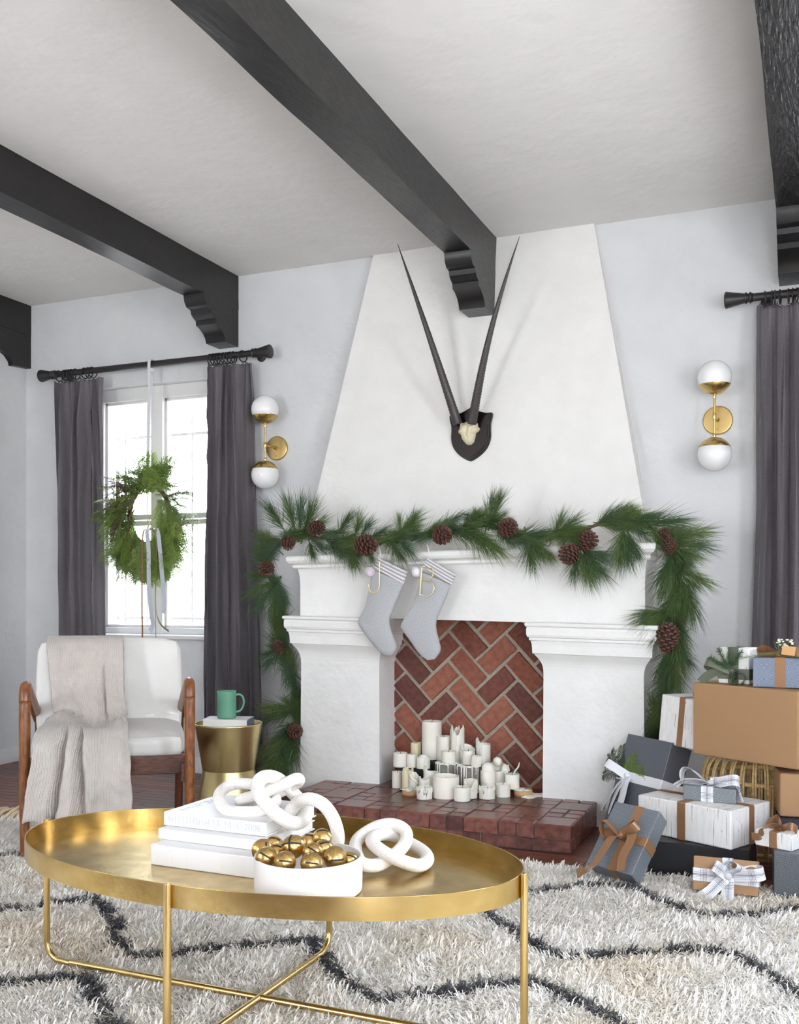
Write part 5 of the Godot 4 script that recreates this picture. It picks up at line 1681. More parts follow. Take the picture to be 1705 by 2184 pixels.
	for q in bells:
		var p: Vector3 = q[1]
		var bt := thing("jingle_bell", "brass " + q[0], "bell", p, Basis.from_euler(Vector3(q[4], q[3], q[3] * 0.7)), "brass jingle bells in the white bowl")
		s = Sh.new()
		var r: float = q[2]
		# two domes with a raised seam; cross slits in the lower one
		lathe(s, [Vector2(0.0005, -r), Vector2(r * 0.4, -r * 0.917), Vector2(r * 0.71, -r * 0.7), Vector2(r * 0.92, -r * 0.39), Vector2(r, -r * 0.06), Vector2(r * 1.04, -r * 0.05), Vector2(r * 1.045, 0), Vector2(r * 1.04, r * 0.05), Vector2(r, r * 0.06), Vector2(r * 0.92, r * 0.39), Vector2(r * 0.71, r * 0.7), Vector2(r * 0.4, r * 0.917), Vector2(0.0005, r)], 28)
		part("shell", s, M.bell, bt)
		s = Sh.new()
		for h in (2 if r > 0.025 else 1):
			var ax := Vector3(1, 0, 0) if h == 0 else Vector3(0, 0, 1)
			var path := PackedVector3Array()
			for w in 13:
				var th := lerpf(-1.05 if r > 0.025 else -0.15, 1.05, w / 12.0)
				path.append((ax * sin(th) + Vector3(0, cos(th), 0)) * r * 1.004)
			band(s, path, Vector3(0, 0, 1) if h == 0 else Vector3(1, 0, 0), r * 0.15, 0.0008)
		part("slit", s, M.bell_dark, bt)

func candle(label: String, at: Vector3, r: float, h: float, style: String, group: String) -> void:
	var t := thing("pillar_candle", label, "candle", at, Basis(Vector3.UP, rnd(-0.4, 0.4)), group)
	var nz := noise(int(at.x * 900 + at.z * 333 + h * 7000), 0.9, 3)
	var rim := func(th: float) -> float:
		var c := cos(th)
		var n := nz.get_noise_2d(c * 2.0, sin(th) * 2.0)
		match style:
			"jag": return h * (0.90 + 0.16 * n + 0.07 * sin(th * 3.0 + 1.0))
			"spill": return h * (0.80 + 0.20 * cos(th + 2.4) + 0.05 * n)
			"peak": return h * (0.80 + 0.22 * pow(maxf(0, cos(th - 2.6)), 3.0) + 0.04 * n)
			"vee": return h * (1.0 - 0.42 * exp(-pow(wrapf(th - 1.7, -PI, PI) / 0.5, 2.0)) + 0.05 * n)
			"dish": return h * (1.0 + 0.03 * n)
			"melt": return h * (0.97 + 0.05 * n)
			"lean": return h * (0.85 + 0.15 * cos(th + 2.0))
			_: return h * (1.0 + 0.012 * n)
	var seg := 36
	var s := Sh.new()
	var v := PackedVector3Array()
	var ix := PackedInt32Array()
	var deep := {"dish": 0.016, "jag": 0.02, "spill": 0.02, "peak": 0.02, "vee": 0.025, "melt": 0.008}
	var dp: float = deep.get(style, 0.005)
	var rows := [[0.97, 0.0, 0], [1.0, 0.03, 0], [1.0, 0.4, 0], [1.0, 0.75, 0], [1.0, 0.96, 0], [0.985, 0.99, 0], [0.94, 1.0, 0], [0.86, 0.99, 0], [0.8, -1.0, 1], [0.45, -1.0, 1], [0.02, -1.0, 1]]
	var minh := h
	for k in seg:
		minh = minf(minh, rim.call(TAU * k / seg))
	var lean := Vector2.ZERO
	if style == "tilt":
		lean = Vector2(0.12, 0.05)
	if style == "lean":
		lean = Vector2(-0.1, 0.06)
	for q in rows:
		for k in seg:
			var th := TAU * k / seg
			var H: float = rim.call(th)
			var y: float = H * q[1] if q[2] == 0 else (minh - dp if style != "dome" else h * (1.0 + 0.35 * sqrt(1.0 - q[0] * q[0])))
			var rr: float = r * q[0]
			if style in ["melt", "jag", "spill", "lean", "peak"]:
				rr *= 1.0 + 0.05 * nz.get_noise_2d(th * 1.5 * 0.0 + cos(th) * 3.0, sin(th) * 3.0 + y * 8.0)
			v.append(Vector3(rr * cos(th) + lean.x * y, y, rr * sin(th) + lean.y * y))
	for a in rows.size() - 1:
		for k in seg:
			var p := a * seg + k
			var w := a * seg + (k + 1) % seg
			ix.append_array([p, w, w + seg, p, w + seg, p + seg])
	for e in 2:
		var c := v.size()
		var o := 0 if e == 0 else (rows.size() - 1) * seg
		v.append((v[o] + v[o + seg / 2]) * 0.5)
		for k in seg:
			if e == 0:
				ix.append_array([c, o + (k + 1) % seg, o + k])
			else:
				ix.append_array([c, o + k, o + (k + 1) % seg])
	put(s, v, PackedVector2Array(), ix)
	var wax: Material = M.wax_yellow if label.contains("yellow") or label.contains("behind and left") else M.wax
	part("wax", s, wax, t)
	if style in ["flat", "dish", "melt", "spike", "tilt"]:
		s = Sh.new()
		var top := Vector3(lean.x * minh, minh - dp, lean.y * minh)
		tube(s, spline([top - Vector3(0, 0.004, 0), top + Vector3(0.001, 0.006, 0), top + Vector3(0.004, 0.011, 0.001)], 4), 0.0011, 6)
		part("wick", s, M.wick, t)
	s = Sh.new()
	if style in ["jag", "spill", "peak", "melt", "vee", "tilt", "lean", "puff"]:
		# runs of wax down the side
		for k in 5:
			var th := rnd(-0.4, PI + 0.4)
			var H: float = rim.call(th)
			var y1 := H * rnd(0.1, 0.7)
			var pts := PackedVector3Array()
			var rad := PackedFloat32Array()
			for q in 7:
				var y := lerpf(H * 0.985, y1, q / 6.0)
				pts.append(Vector3(r * 1.0 * cos(th + 0.04 * q) + lean.x * y, y, r * 1.0 * sin(th + 0.04 * q) + lean.y * y))
				rad.append(0.0022 + 0.0012 * (1.0 if q == 6 else 0.3 * sin(q)))
			tube(s, pts, rad, 6)
	match style:
		"puff":
			ball(s, Vector3(r * 0.1, h * 1.0, 0), Vector3(r * 0.75, h * 0.24, r * 0.7), 20, 12)
		"spill":
			tube(s, spline([Vector3(-r * 0.7, h * 0.92, r * 0.5), Vector3(r * 0.1, h * 0.72, r * 1.0), Vector3(r * 0.75, h * 0.62, r * 0.95), Vector3(r * 0.95, h * 0.5, r * 0.6)], 5), 0.007, 8)
		"lean":
			ball(s, Vector3(-r * 0.35, h * 0.98, r * 0.1), Vector3(r * 0.6, h * 0.16, r * 0.6), 18, 10)
			ball(s, Vector3(r * 0.7, h * 0.72, r * 0.2), Vector3(r * 0.42, h * 0.22, r * 0.5), 18, 10)
			tube(s, spline([Vector3(r * 0.9, h * 0.55, r * 0.2), Vector3(r * 1.15, h * 0.75, r * 0.2), Vector3(r * 1.1, h * 0.92, r * 0.2), Vector3(r * 1.3, h * 0.7, r * 0.2)], 5), 0.004, 8)
		"spike":
			tube(s, spline([Vector3(r * 0.1, h * 0.95, 0), Vector3(r * 0.4, h * 1.2, 0), Vector3(r * 0.85, h * 1.5, 0), Vector3(r * 1.0, h * 1.82, 0)], 5), PackedFloat32Array([0.004, 0.005, 0.006, 0.0075, 0.009, 0.0095, 0.010, 0.010, 0.010, 0.0105, 0.011, 0.010, 0.0085, 0.007, 0.006, 0.004]), 8, false, 0.35)
		"melt":
			for k in 12:
				var th := rnd(0, TAU)
				ball(s, Vector3(r * 0.95 * cos(th), h * rnd(0.55, 0.92), r * 0.95 * sin(th)), Vector3(0.005, rnd(0.008, 0.022), 0.005), 8, 6)
		"peak":
			ball(s, Vector3(-r * 0.86, h * 0.9, 0), Vector3(r * 0.2, h * 0.14, r * 0.45), 14, 10)
	if s.v.size():
		part("wax_drip", s, wax, t)

func candle_stands() -> void:
	# black risers at the back
	var s := Sh.new()
	bx(s, Vector3(-1.80, 0.109, 0.262), Vector3(-1.39, 0.222, 0.405), 0.002)
	solo("candle_riser", s, M.riser, "black box step hidden under the back row of candles", "riser")
	s = Sh.new()
	bx(s, Vector3(-1.79, 0.109, 0.408), Vector3(-1.64, 0.200, 0.465), 0.002)
	solo("candle_riser", s, M.riser, "low black step under the upper left candles", "riser")
	for d in [[-1.563, 0.432, 0.056, 0.230, "left grey weathered log stump holding a candle among the candles"], [-1.449, 0.458, 0.055, 0.229, "right grey weathered log stump streaked with dripped wax"]]:
		var t := thing("log_stump", d[4], "log", Vector3(d[0], 0.109, d[1]), Basis(), "grey log stumps among the candles")
		s = Sh.new()
		var nz := noise(int(d[0] * 100) + 500, 1.2, 3)
		var h: float = d[3] - 0.109
		var f := func(u: float, v: float) -> Vector3:
			var th := u * TAU
			var r: float = d[2] * (1.0 + 0.05 * nz.get_noise_2d(cos(th) * 2.5, sin(th) * 2.5) + 0.015 * sin(th * 17.0))
			return Vector3(r * cos(th), v * h, r * sin(th))
		sheet(s, 60, 8, f)
		var g := func(u: float, v: float) -> Vector3:
			var p: Vector3 = f.call(u, 1.0)
			return Vector3(p.x * v, h, p.z * v)
		sheet(s, 60, 3, g)
		part("bark", s, M.log_grey, t)
		s = Sh.new()
		for k in (12 if d[0] > -1.5 else 4):
			var th := rnd(0.2, 2.6)
			var x: float = cos(th) * d[2] * 1.03
			var z: float = sin(th) * d[2] * 1.03
			var lo := h * rnd(0.3, 0.8)
			tube(s, PackedVector3Array([Vector3(x * 0.9, h + 0.003, z * 0.9), Vector3(x, h, z), Vector3(x, lerpf(h, lo, 0.6), z), Vector3(x, lo, z)]), PackedFloat32Array([0.003, 0.003, 0.0018, 0.0024]), 6)
		for k in 10:
			var th := TAU * k / 10
			ball(s, Vector3(cos(th) * d[2] * 0.75, h, sin(th) * d[2] * 0.75), Vector3(0.018, 0.005, 0.016), 10, 6)
		part("wax_run", s, M.wax, t)
	for d in [[-1.667, 0.625, 0.038, 0.026, "round wood slice with melted wax at the hearth's front left"], [-1.20, 0.445, 0.04, 0.03, "wax covered wood slice at the far right of the candles"]]:
		var t := thing("wood_slice", d[4], "wood slice", Vector3(d[0], 0.109, d[1]), Basis(), "wood slices among the candles")
		s = Sh.new()
		lathe(s, [Vector2(0.0005, 0), Vector2(d[2], 0), Vector2(d[2] * 1.02, d[3] * 0.5), Vector2(d[2], d[3]), Vector2(d[2], d[3]), Vector2(0.0005, d[3])], 28)
		part("slice", s, M.log_face, t)
		s = Sh.new()
		for k in 9:
			var th := rnd(0, TAU)
			var q := rnd(0.2, 0.85)
			ball(s, Vector3(cos(th) * d[2] * q, d[3], sin(th) * d[2] * q), Vector3(rnd(0.014, 0.026), rnd(0.0015, 0.004), rnd(0.012, 0.022)), 14, 6)
		part("wax_pool", s, M.wax, t)
	# spilt wax on the tiles beside the right pier
	s = Sh.new()
	var nz := noise(321, 9.0, 3)
	for q in [[-1.155, 0.42, 0.045], [-1.115, 0.40, 0.04], [-1.17, 0.47, 0.035], [-1.19, 0.40, 0.04]]:
		var f := func(u: float, v: float) -> Vector3:
			var r: float = q[2] * v * (1.0 + 0.5 * nz.get_noise_2d(cos(u * TAU) * 0.1 + q[0], sin(u * TAU) * 0.1))
			return Vector3(q[0] + r * cos(u * TAU), 0.109 + 0.010 * (1.0 - v * v) + 0.004 * nz.get_noise_2d(u * 0.4, v * 0.3), q[1] + r * sin(u * TAU) * 0.8)
		sheet(s, 30, 8, f)
	solo("spilt_wax", s, M.wax, "flat puddle of spilt white wax on the tiles by the right pier", "wax")

func candles() -> void:
	var g := "cream pillar candles in the fireplace"
	candle("tallest and widest upright candle, plain cream, at the back left", Vector3(-1.683, 0.222, 0.318), 0.0469, 0.182, "flat", g)
	candle("plain cream candle behind and left of the tallest candle", Vector3(-1.771, 0.222, 0.300), 0.0261, 0.072, "flat", g)
	candle("plain cream candle just right of the tallest candle", Vector3(-1.618, 0.222, 0.335), 0.0340, 0.116, "flat", g)
	candle("tall candle with a ragged melted rim, third from the tallest", Vector3(-1.544, 0.222, 0.345), 0.0326, 0.168, "jag", g)
	candle("candle with a drooping melted lip beside the tall ragged one", Vector3(-1.488, 0.222, 0.365), 0.0357, 0.086, "spill", g)
	candle("tall candle with a pointed rim and a hole burnt in its side", Vector3(-1.418, 0.222, 0.345), 0.0334, 0.117, "peak", g)
	candle("straight candle at the far left standing above another", Vector3(-1.792, 0.200, 0.445), 0.0333, 0.065, "flat", g)
	candle("slim candle second from the left in the upper row", Vector3(-1.736, 0.200, 0.445), 0.0222, 0.060, "flat", g)
	candle("short candle with a puffy melted top below the tallest candle", Vector3(-1.677, 0.200, 0.445), 0.0319, 0.052, "puff", g)
	candle("short candle standing on the left grey log", Vector3(-1.557, 0.233, 0.432), 0.0325, 0.053, "flat", g)
	candle("short candle on the right grey log beneath the drooping lip", Vector3(-1.462, 0.231, 0.432), 0.0253, 0.063, "flat", g)
	candle("small leaning candle on the right grey log with wax runs", Vector3(-1.408, 0.231, 0.478), 0.0227, 0.049, "tilt", g)
	candle("lowest leftmost candle standing on the hearth", Vector3(-1.789, 0.109, 0.492), 0.0236, 0.076, "flat", g)
	candle("yellowish candle with a worn rim behind the lowest left one", Vector3(-1.721, 0.109, 0.530), 0.0251, 0.107, "jag", g)
	candle("candle with a collapsed rim above the left wood slice", Vector3(-1.677, 0.109, 0.555), 0.0227, 0.089, "spill", g)
	candle("low candle with a ragged rim behind the small front left one", Vector3(-1.609, 0.109, 0.585), 0.0293, 0.082, "jag", g)
	candle("melted candle leaning to a point left of the grey logs", Vector3(-1.609, 0.109, 0.515), 0.0372, 0.112, "peak", g)
	candle("widest low drum candle with a dished top at the front", Vector3(-1.507, 0.109, 0.608), 0.0591, 0.096, "dish", g)
	candle("short front candle with melted top in front of the wood slice", Vector3(-1.584, 0.109, 0.671), 0.0348, 0.053, "melt", g)
	candle("short plain candle at the very front right of the drum candle", Vector3(-1.417, 0.109, 0.649), 0.0351, 0.060, "flat", g)
	candle("candle with a deep V burnt into its rim in front of the logs", Vector3(-1.403, 0.109, 0.575), 0.0301, 0.080, "vee", g)
	candle("short front candle with a thick skirt of dripped wax", Vector3(-1.332, 0.109, 0.559), 0.0353, 0.051, "melt", g)
	candle("candle with a rounded dome top right of the grey logs", Vector3(-1.350, 0.109, 0.487), 0.0338, 0.108, "dome", g)
	candle("short plain candle at the front right", Vector3(-1.279, 0.109, 0.495), 0.0329, 0.056, "flat", g)
	candle("candle with an upright shard of wax at the far right", Vector3(-1.251, 0.139, 0.445), 0.0323, 0.064, "spike", g)
	candle("candle with two slumped lobes behind the front right one", Vector3(-1.319, 0.109, 0.400), 0.0358, 0.139, "lean", g)

func chevron_image(dark: Color, light: Color) -> ImageTexture:
	var im := Image.create(64, 32, false, Image.FORMAT_RGB8)
	for y in 32:
		for x in 64:
			var tri := absf(fmod(x, 32.0) - 16.0)
			var ph := fmod(y + tri, 8.0)
			im.set_pixel(x, y, light if ph < 3.2 else dark)
	return ImageTexture.create_from_image(im)

func birch_image() -> ImageTexture:
	var im := Image.create(512, 512, false, Image.FORMAT_RGB8)
	var nz := noise(131, 0.012, 3)
	for y in 512:
		for x in 512:
			var g := 0.5 + 0.5 * nz.get_noise_2d(x * 2.0, y * 0.35)
			im.set_pixel(x, y, hexc("f2f0ed").lerp(hexc("ebe7e2"), smoothstep(0.35, 0.8, g)))
	for k in 17:
		var x := rng.randi() % 512
		var y := rng.randi() % 512
		var len := int(rnd(15, 70)) if k % 2 else int(rnd(90, 240))
		var wd := rnd(0.6, 1.9)
		var drift := 0.0
		for q in len:
			drift += rnd(-0.25, 0.25)
			var w := wd * sin(PI * (q + 1) / (len + 1.0)) + 0.5
			for e in range(-3, 4):
				if absf(e) < w:
					var c := hexc("5b4d46") if absf(e) < w - 0.6 else hexc("a1958c")
					im.set_pixel(posmod(x + e + int(drift), 512), posmod(y + q, 512), c)
	return ImageTexture.create_from_image(im)

func plaid_image() -> ImageTexture:
	# one ribbon width by its repeat: fine dark lines along the middle, crossing groups
	var im := Image.create(64, 128, false, Image.FORMAT_RGB8)
	im.fill(hexc("ecebee"))
	for y in 128:
		for x in 64:
			var a := 0.0
			if x in [20, 26, 27, 31, 32, 33, 38, 43]:
				a = 0.85
			if x in [12, 50]:
				a = 0.35
			if y in [40, 41, 48, 49, 56, 57, 58, 64, 65, 72, 73]:
				a = maxf(a, 0.6) if a > 0.5 else 0.62
			if a > 0:
				im.set_pixel(x, y, hexc("ecebee").lerp(hexc("262a3e"), a))
	return ImageTexture.create_from_image(im)

func papered(tex: Texture2D, scale: Vector3, rough: float) -> StandardMaterial3D:
	var m := mat(Color.WHITE, rough)
	m.albedo_texture = tex
	m.uv1_scale = scale
	return m

func make_materials_d() -> void:
	M.chev = papered(chevron_image(hexc("33383e"), hexc("a9afb3")), Vector3(1.0 / 0.029, 1.0 / 0.022, 1), 0.42)
	M.chev_blue = papered(chevron_image(hexc("424d60"), hexc("98a4b6")), Vector3(1.0 / 0.029, 1.0 / 0.022, 1), 0.36)
	M.chev_dark = papered(chevron_image(hexc("24272b"), hexc("757a80")), Vector3(1.0 / 0.029, 1.0 / 0.022, 1), 0.42)
	M.chev_mid = papered(chevron_image(hexc("3b4148"), hexc("8f959c")), Vector3(1.0 / 0.029, 1.0 / 0.022, 1), 0.36)
	M.birch = papered(birch_image(), Vector3(1.0 / 0.24, 1.0 / 0.24, 1), 0.55)
	M.plaid = papered(plaid_image(), Vector3(1.0 / 0.042, 1.0 / 0.075, 1), 0.7)
	M.kraft = surf([hexc("93714f"), hexc("a27e5a"), hexc("aa8661")], 0.75, noise(110, 0.3, 3), Vector3.ONE * 3.0, 0.05, noise(111, 0.1, 3))
	M.slate = mat(hexc("565960"), 0.36)
	M.black_card = mat(hexc("17171b"), 0.5)
	M.navy_card = mat(hexc("20253c"), 0.5)
	M.tag_card = mat(hexc("c69a6a"), 0.8)
	M.rattan = surf([hexc("b8935a"), hexc("d6b679"), hexc("e6cb92")], 0.45, noise(112, 0.02, 4), Vector3.ONE * 5.0)
	M.waxflower = mat(hexc("d7dcc8"), 0.7)
	M.twig = mat(hexc("6a7a3e"), 0.7)

func euler(yaw: float, pitch := 0.0, roll := 0.0) -> Basis:
	return Basis(Vector3.UP, deg_to_rad(yaw)) * Basis(Vector3.RIGHT, deg_to_rad(pitch)) * Basis(Vector3(0, 0, 1), deg_to_rad(roll))

# wrapped box with its origin in the middle of the underside
func gift(called: String, label: String, cat: String, centre: Vector3, turn: Basis, size: Vector3, paper: Material, r := 0.004) -> Node3D:
	var t := thing(called, label, cat, centre - turn * Vector3(0, size.y * 0.5, 0), turn)
	var s := Sh.new()
	rbox(s, size, r, Transform3D(Basis(), Vector3(0, size.y * 0.5, 0)), 2)
	part("wrapped_box" if cat == "gift" else "box", s, paper, t)
	return t

# ribbon all the way round: axis 0, 1, 2 is the direction of its width, pos its place along it
func strap(t: Node3D, size: Vector3, axis: int, pos: float, width: float, m: Material) -> void:
	var u := (axis + 1) % 3
	var w := (axis + 2) % 3
	var hu := size[u] * 0.5 + 0.0016
	var hw := size[w] * 0.5 + 0.0016
	var r := 0.004
	var pts := PackedVector3Array()
	for k in 4:
		var cu: float = [1, -1, -1, 1][k] * (hu - r)
		var cw: float = [1, 1, -1, -1][k] * (hw - r)
		for q in 4:
			var th := PI / 2 * k + PI / 2 * q / 3.0
			var p := Vector3.ZERO
			p[axis] = pos
			p[u] = cu + cos(th) * r
			p[w] = cw + sin(th) * r
			pts.append(p + Vector3(0, size.y * 0.5, 0))
	pts.append(pts[0])
	var s := Sh.new()
	var a := Vector3.ZERO
	a[axis] = 1.0
	# more points along the straights so that the smooth shading stays flat
	band(s, pts, a, width, 0.001)
	part("ribbon", s, m, t)

# folded flap of paper at a box end, a thin raised triangle
func flap(t: Node3D, pts: Array, n: Vector3, m: Material) -> void:
	var s := Sh.new()
	var v := PackedVector3Array()
	for p in pts:
		v.append(p)
	for p in pts:
		v.append(p + n * 0.0009)
	var k := pts.size()
	var ix := PackedInt32Array()
	for q in range(1, k - 1):
		ix.append_array([k, k + q, k + q + 1, 0, q + 1, q])
	for q in k:
		var e := (q + 1) % k
		ix.append_array([q, e, k + e, q, k + e, k + q])
	var t2 := PackedVector2Array()
	for p in v:
		t2.append(Vector2(p.dot(Vector3(0.7, 0.0, 0.71)), p.y))
	put(s, v, t2, ix, false, true)
	part("paper_flap", s, m, t)

# bow: o the knot, x and y across the face, n away from it; loops and tails as [angle, length] and tail paths
func bow(t: Node3D, o: Vector3, x: Vector3, y: Vector3, n: Vector3, loops: Array, tails: Array, w: float, m: Material) -> void:
	for l in loops:
		var d := x * cos(l[0]) + y * sin(l[0])
		var q := (-x * sin(l[0]) + y * cos(l[0]))
		var wd: Vector3 = (q * l[3] + n * (1.0 - l[3])).normalized()
		var hn: Vector3 = (n * l[3] + q * (l[3] - 1.0)).normalized()
		var pts := PackedVector3Array()
		var dirs := PackedVector3Array()
		for k in 25:
			var u := k / 24.0
			var reach: float = l[1] * pow(sin(PI * u), 0.8)
			var lift: float = -l[2] * cos(PI * u) * sin(PI * u)
			pts.append(o + d * reach + hn * (lift + 0.4 * l[2] * sin(PI * u)) + n * 0.004)
			dirs.append(wd)
		var s := Sh.new()
		band(s, pts, dirs, w, 0.0012)
		part("bow_loop", s, m, t)
	for l in tails:
		var s := Sh.new()
		var pp: Array = l[0]
		var path := spline(pp, 6)
		var dirs := PackedVector3Array()
		for k in path.size():
			var u := float(k) / (path.size() - 1)
			dirs.append((l[1] as Vector3).lerp(l[2], u).normalized())
		band(s, path, dirs, w, 0.0012)
		part("ribbon_tail", s, m, t)
	var s := Sh.new()
	ball(s, o + n * 0.006, Vector3.ONE * w * 0.34, 14, 10)
	part("knot", s, m, t)

func gifts() -> void:
	var X := Vector3.RIGHT
	var Y := Vector3.UP
	var Z := Vector3(0, 0, 1)
	# black flat box below everything
	gift("black_box", "plain black box lying flat under the long birch patterned present", "box", Vector3(-0.376, 0.0625, 1.0), euler(-2), Vector3(0.345, 0.125, 0.25), M.black_card, 0.002)
	gift("navy_box", "dark navy box under the right hand brown paper present", "box", Vector3(-0.035, 0.108, 0.93), euler(4), Vector3(0.19, 0.216, 0.2), M.navy_card, 0.002)
	# long birch present with two copper ribbons
	var size := Vector3(0.383, 0.134, 0.265)
	var t := gift("wrapped_gift", "long birch bark patterned present with copper ribbons, lying on the black box", "gift", Vector3(-0.379, 0.193, 0.955), euler(-26.4), size, M.birch, 0.006)
	strap(t, size, 0, -0.005, 0.033, M.ribbon_copper)
	strap(t, size, 2, 0.0, 0.033, M.ribbon_copper)
	var hx := size.x * 0.5
	flap(t, [Vector3(hx, size.y - 0.004, 0.128), Vector3(hx, size.y * 0.42, 0.035), Vector3(hx, size.y * 0.5, 0.0), Vector3(hx, size.y - 0.004, 0.0)], X, M.birch)
	flap(t, [Vector3(hx, size.y - 0.004, -0.128), Vector3(hx, size.y - 0.004, 0.0), Vector3(hx, size.y * 0.5, 0.0), Vector3(hx, size.y * 0.42, -0.035)], X, M.birch)
	# small zigzag present with plaid ribbon on it
	size = Vector3(0.184, 0.052, 0.12)
	t = gift("wrapped_gift", "small grey zigzag paper present tied with a plaid bow, on the long birch present", "gift", Vector3(-0.345, 0.287, 0.97), euler(-5), size, M.chev, 0.004)
	strap(t, size, 0, -0.008, 0.042, M.plaid)
	strap(t, size, 2, 0.01, 0.042, M.plaid)
	var o := Vector3(-0.005, size.y, 0.012)
	bow(t, o, X, -Z, Y, [[PI - 0.25, 0.115, 0.06, 0.75], [0.15, 0.10, 0.075, 0.35], [1.25, 0.045, 0.06, 0.1]],
		[[[o, o + Vector3(0.04, 0.012, 0.02), o + Vector3(0.085, 0.006, 0.025), o + Vector3(0.10, -0.015, 0.03), o + Vector3(0.108, -0.045, 0.03)], Vector3(0.2, 0.3, 0.9), Vector3(0.7, 0.1, 0.7)],
		[[o, o + Vector3(-0.04, 0.018, 0.03), o + Vector3(-0.085, 0.016, 0.05), o + Vector3(-0.115, -0.004, 0.055)], Vector3(0.2, 0.3, 0.9), Vector3(0.1, 0.6, 0.7)]], 0.04, M.plaid)
	# big kraft box
	size = Vector3(0.432, 0.274, 0.25)
	t = gift("kraft_box", "largest box, plain brown paper, resting high on the rattan stool", "gift", Vector3(-0.183, 0.531, 0.797), euler(-29.1, 0.5, -0.5), size, M.kraft, 0.006)
	# birch present behind it
	size = Vector3(0.21, 0.193, 0.2)
	t = gift("wrapped_gift", "birch bark patterned present squeezed behind the big brown box, copper ribbon down its end", "gift", Vector3(-0.436, 0.496, 0.609), euler(-32, -2.1, -4.2), size, M.birch, 0.005)
	strap(t, size, 0, 0.0, 0.027, M.ribbon_copper)
	var hz := size.z * 0.5
	flap(t, [Vector3(-0.1, size.y - 0.004, hz), Vector3(-0.05, size.y * 0.66, hz), Vector3(0.05, size.y * 0.66, hz), Vector3(0.1, size.y - 0.004, hz)], Z, M.birch)
	flap(t, [Vector3(-0.1, 0.004, hz), Vector3(0.1, 0.004, hz), Vector3(0.04, size.y * 0.38, hz), Vector3(-0.04, size.y * 0.38, hz)], Z, M.birch)
	o = Vector3(0.02, size.y, 0.0)
	bow(t, o, X, -Z, Y, [[PI, 0.05, 0.05, 0.4], [0.0, 0.05, 0.05, 0.4]], [], 0.025, M.ribbon_copper)
	# slate box leaning on the stack
	size = Vector3(0.237, 0.385, 0.1245)
	t = gift("wrapped_gift", "tall smooth slate grey present leaning back, white satin bow and cedar twigs", "gift", Vector3(-0.631, 0.2195, 0.624), euler(-33.3, -19.7, -2.3), size, M.slate, 0.003)
	strap(t, size, 1, 0.02, 0.04, M.ribbon_white)
	o = Vector3(-0.055, size.y * 0.5 + 0.022, size.z * 0.5 + 0.004)
	bow(t, o, X, Y, Z, [[2.95, 0.10, 0.06, 0.8]],
		[[[o, o + Vector3(0.012, -0.03, 0.018), o + Vector3(0.02, -0.09, 0.022), o + Vector3(0.018, -0.17, 0.025)], Vector3(1, -0.3, 0), Vector3(1, 0, 0.1)],
		[[o, o + Vector3(-0.02, -0.04, 0.02), o + Vector3(-0.035, -0.1, 0.03), o + Vector3(-0.055, -0.16, 0.03)], Vector3(1, 0.4, 0.2), Vector3(0.5, 0.1, 0.8)],
		[[o, o + Vector3(-0.005, -0.05, 0.025), o + Vector3(-0.012, -0.11, 0.032), o + Vector3(-0.02, -0.17, 0.03)], Vector3(1, 0.2, 0.3), Vector3(0.7, 0, 0.6)]], 0.036, M.ribbon_white)
	var g := t.transform
	for q in [[Vector3(-0.02, 0.01, 0.004), Vector3(0.25, 1, 0.05), 0.85], [Vector3(0.0, 0.03, 0.008), Vector3(0.75, 0.0, 0.05), 0.8], [Vector3(0.0, 0.02, 0.006), Vector3(0.05, 0.8, 0.1), 0.6], [Vector3(-0.03, 0.01, 0.004), Vector3(-1, 0.55, 0.1), 0.9], [Vector3(-0.03, 0.0, 0.004), Vector3(-1, -0.15, 0.12), 0.8], [Vector3(-0.03, 0.02, 0.004), Vector3(-0.5, 0.8, 0.1), 0.75]]:
		var tw := part("cedar_twig", cedars[rng.randi() % 6], M.cedar_dark if q[1].x < 0 else M.cedars[3], t)
		tw.transform = Transform3D(look(q[1], Z).scaled(Vector3.ONE * q[2]), o + q[0])
	# zigzag present tilted back in front
	size = Vector3(0.179, 0.251, 0.07)
	t = gift("wrapped_gift", "blue grey zigzag paper present tilted back at the left front, shiny copper bow", "gift", Vector3(-0.601, 0.146, 1.262), euler(-20.6, -41, -3.7), size, M.chev_mid, 0.003)
	strap(t, size, 0, 0.012, 0.033, M.ribbon_copper)
	strap(t, size, 1, 0.0, 0.033, M.ribbon_copper)
	o = Vector3(-0.005, size.y * 0.5, size.z * 0.5 + 0.003)
	bow(t, o, X, Y, Z, [[3.3, 0.075, 0.06, 0.45], [1.0, 0.07, 0.055, 0.5]],
		[[[o, o + Vector3(-0.018, -0.02, 0.02), o + Vector3(-0.022, -0.08, 0.03), o + Vector3(-0.012, -0.15, 0.06), o + Vector3(-0.018, -0.185, 0.085), o + Vector3(-0.045, -0.205, 0.075)], Vector3(1, 0.4, 0), Vector3(1, 0, 0.3)],
		[[o + Vector3(0.02, 0.0, 0), o + Vector3(0.048, 0.006, 0.022), o + Vector3(0.056, -0.03, 0.026), o + Vector3(0.050, -0.08, 0.02), o + Vector3(0.06, -0.125, 0.012)], Vector3(1, 0.3, 0), Vector3(1, 0.2, 0.2)]], 0.033, M.ribbon_copper)
	# brown paper present in front with plaid bow
	size = Vector3(0.202, 0.109, 0.045)
	t = gift("wrapped_gift", "flat brown paper present with a wide plaid bow standing on the rug in front", "gift", Vector3(-0.27, 0.083, 1.325), euler(-1.4, -13.2, 0.3), size, M.kraft, 0.003)
	strap(t, size, 1, -0.004, 0.041, M.plaid)
	strap(t, size, 0, 0.005, 0.03, M.plaid)
	o = Vector3(0.008, size.y * 0.5 + 0.002, size.z * 0.5 + 0.003)
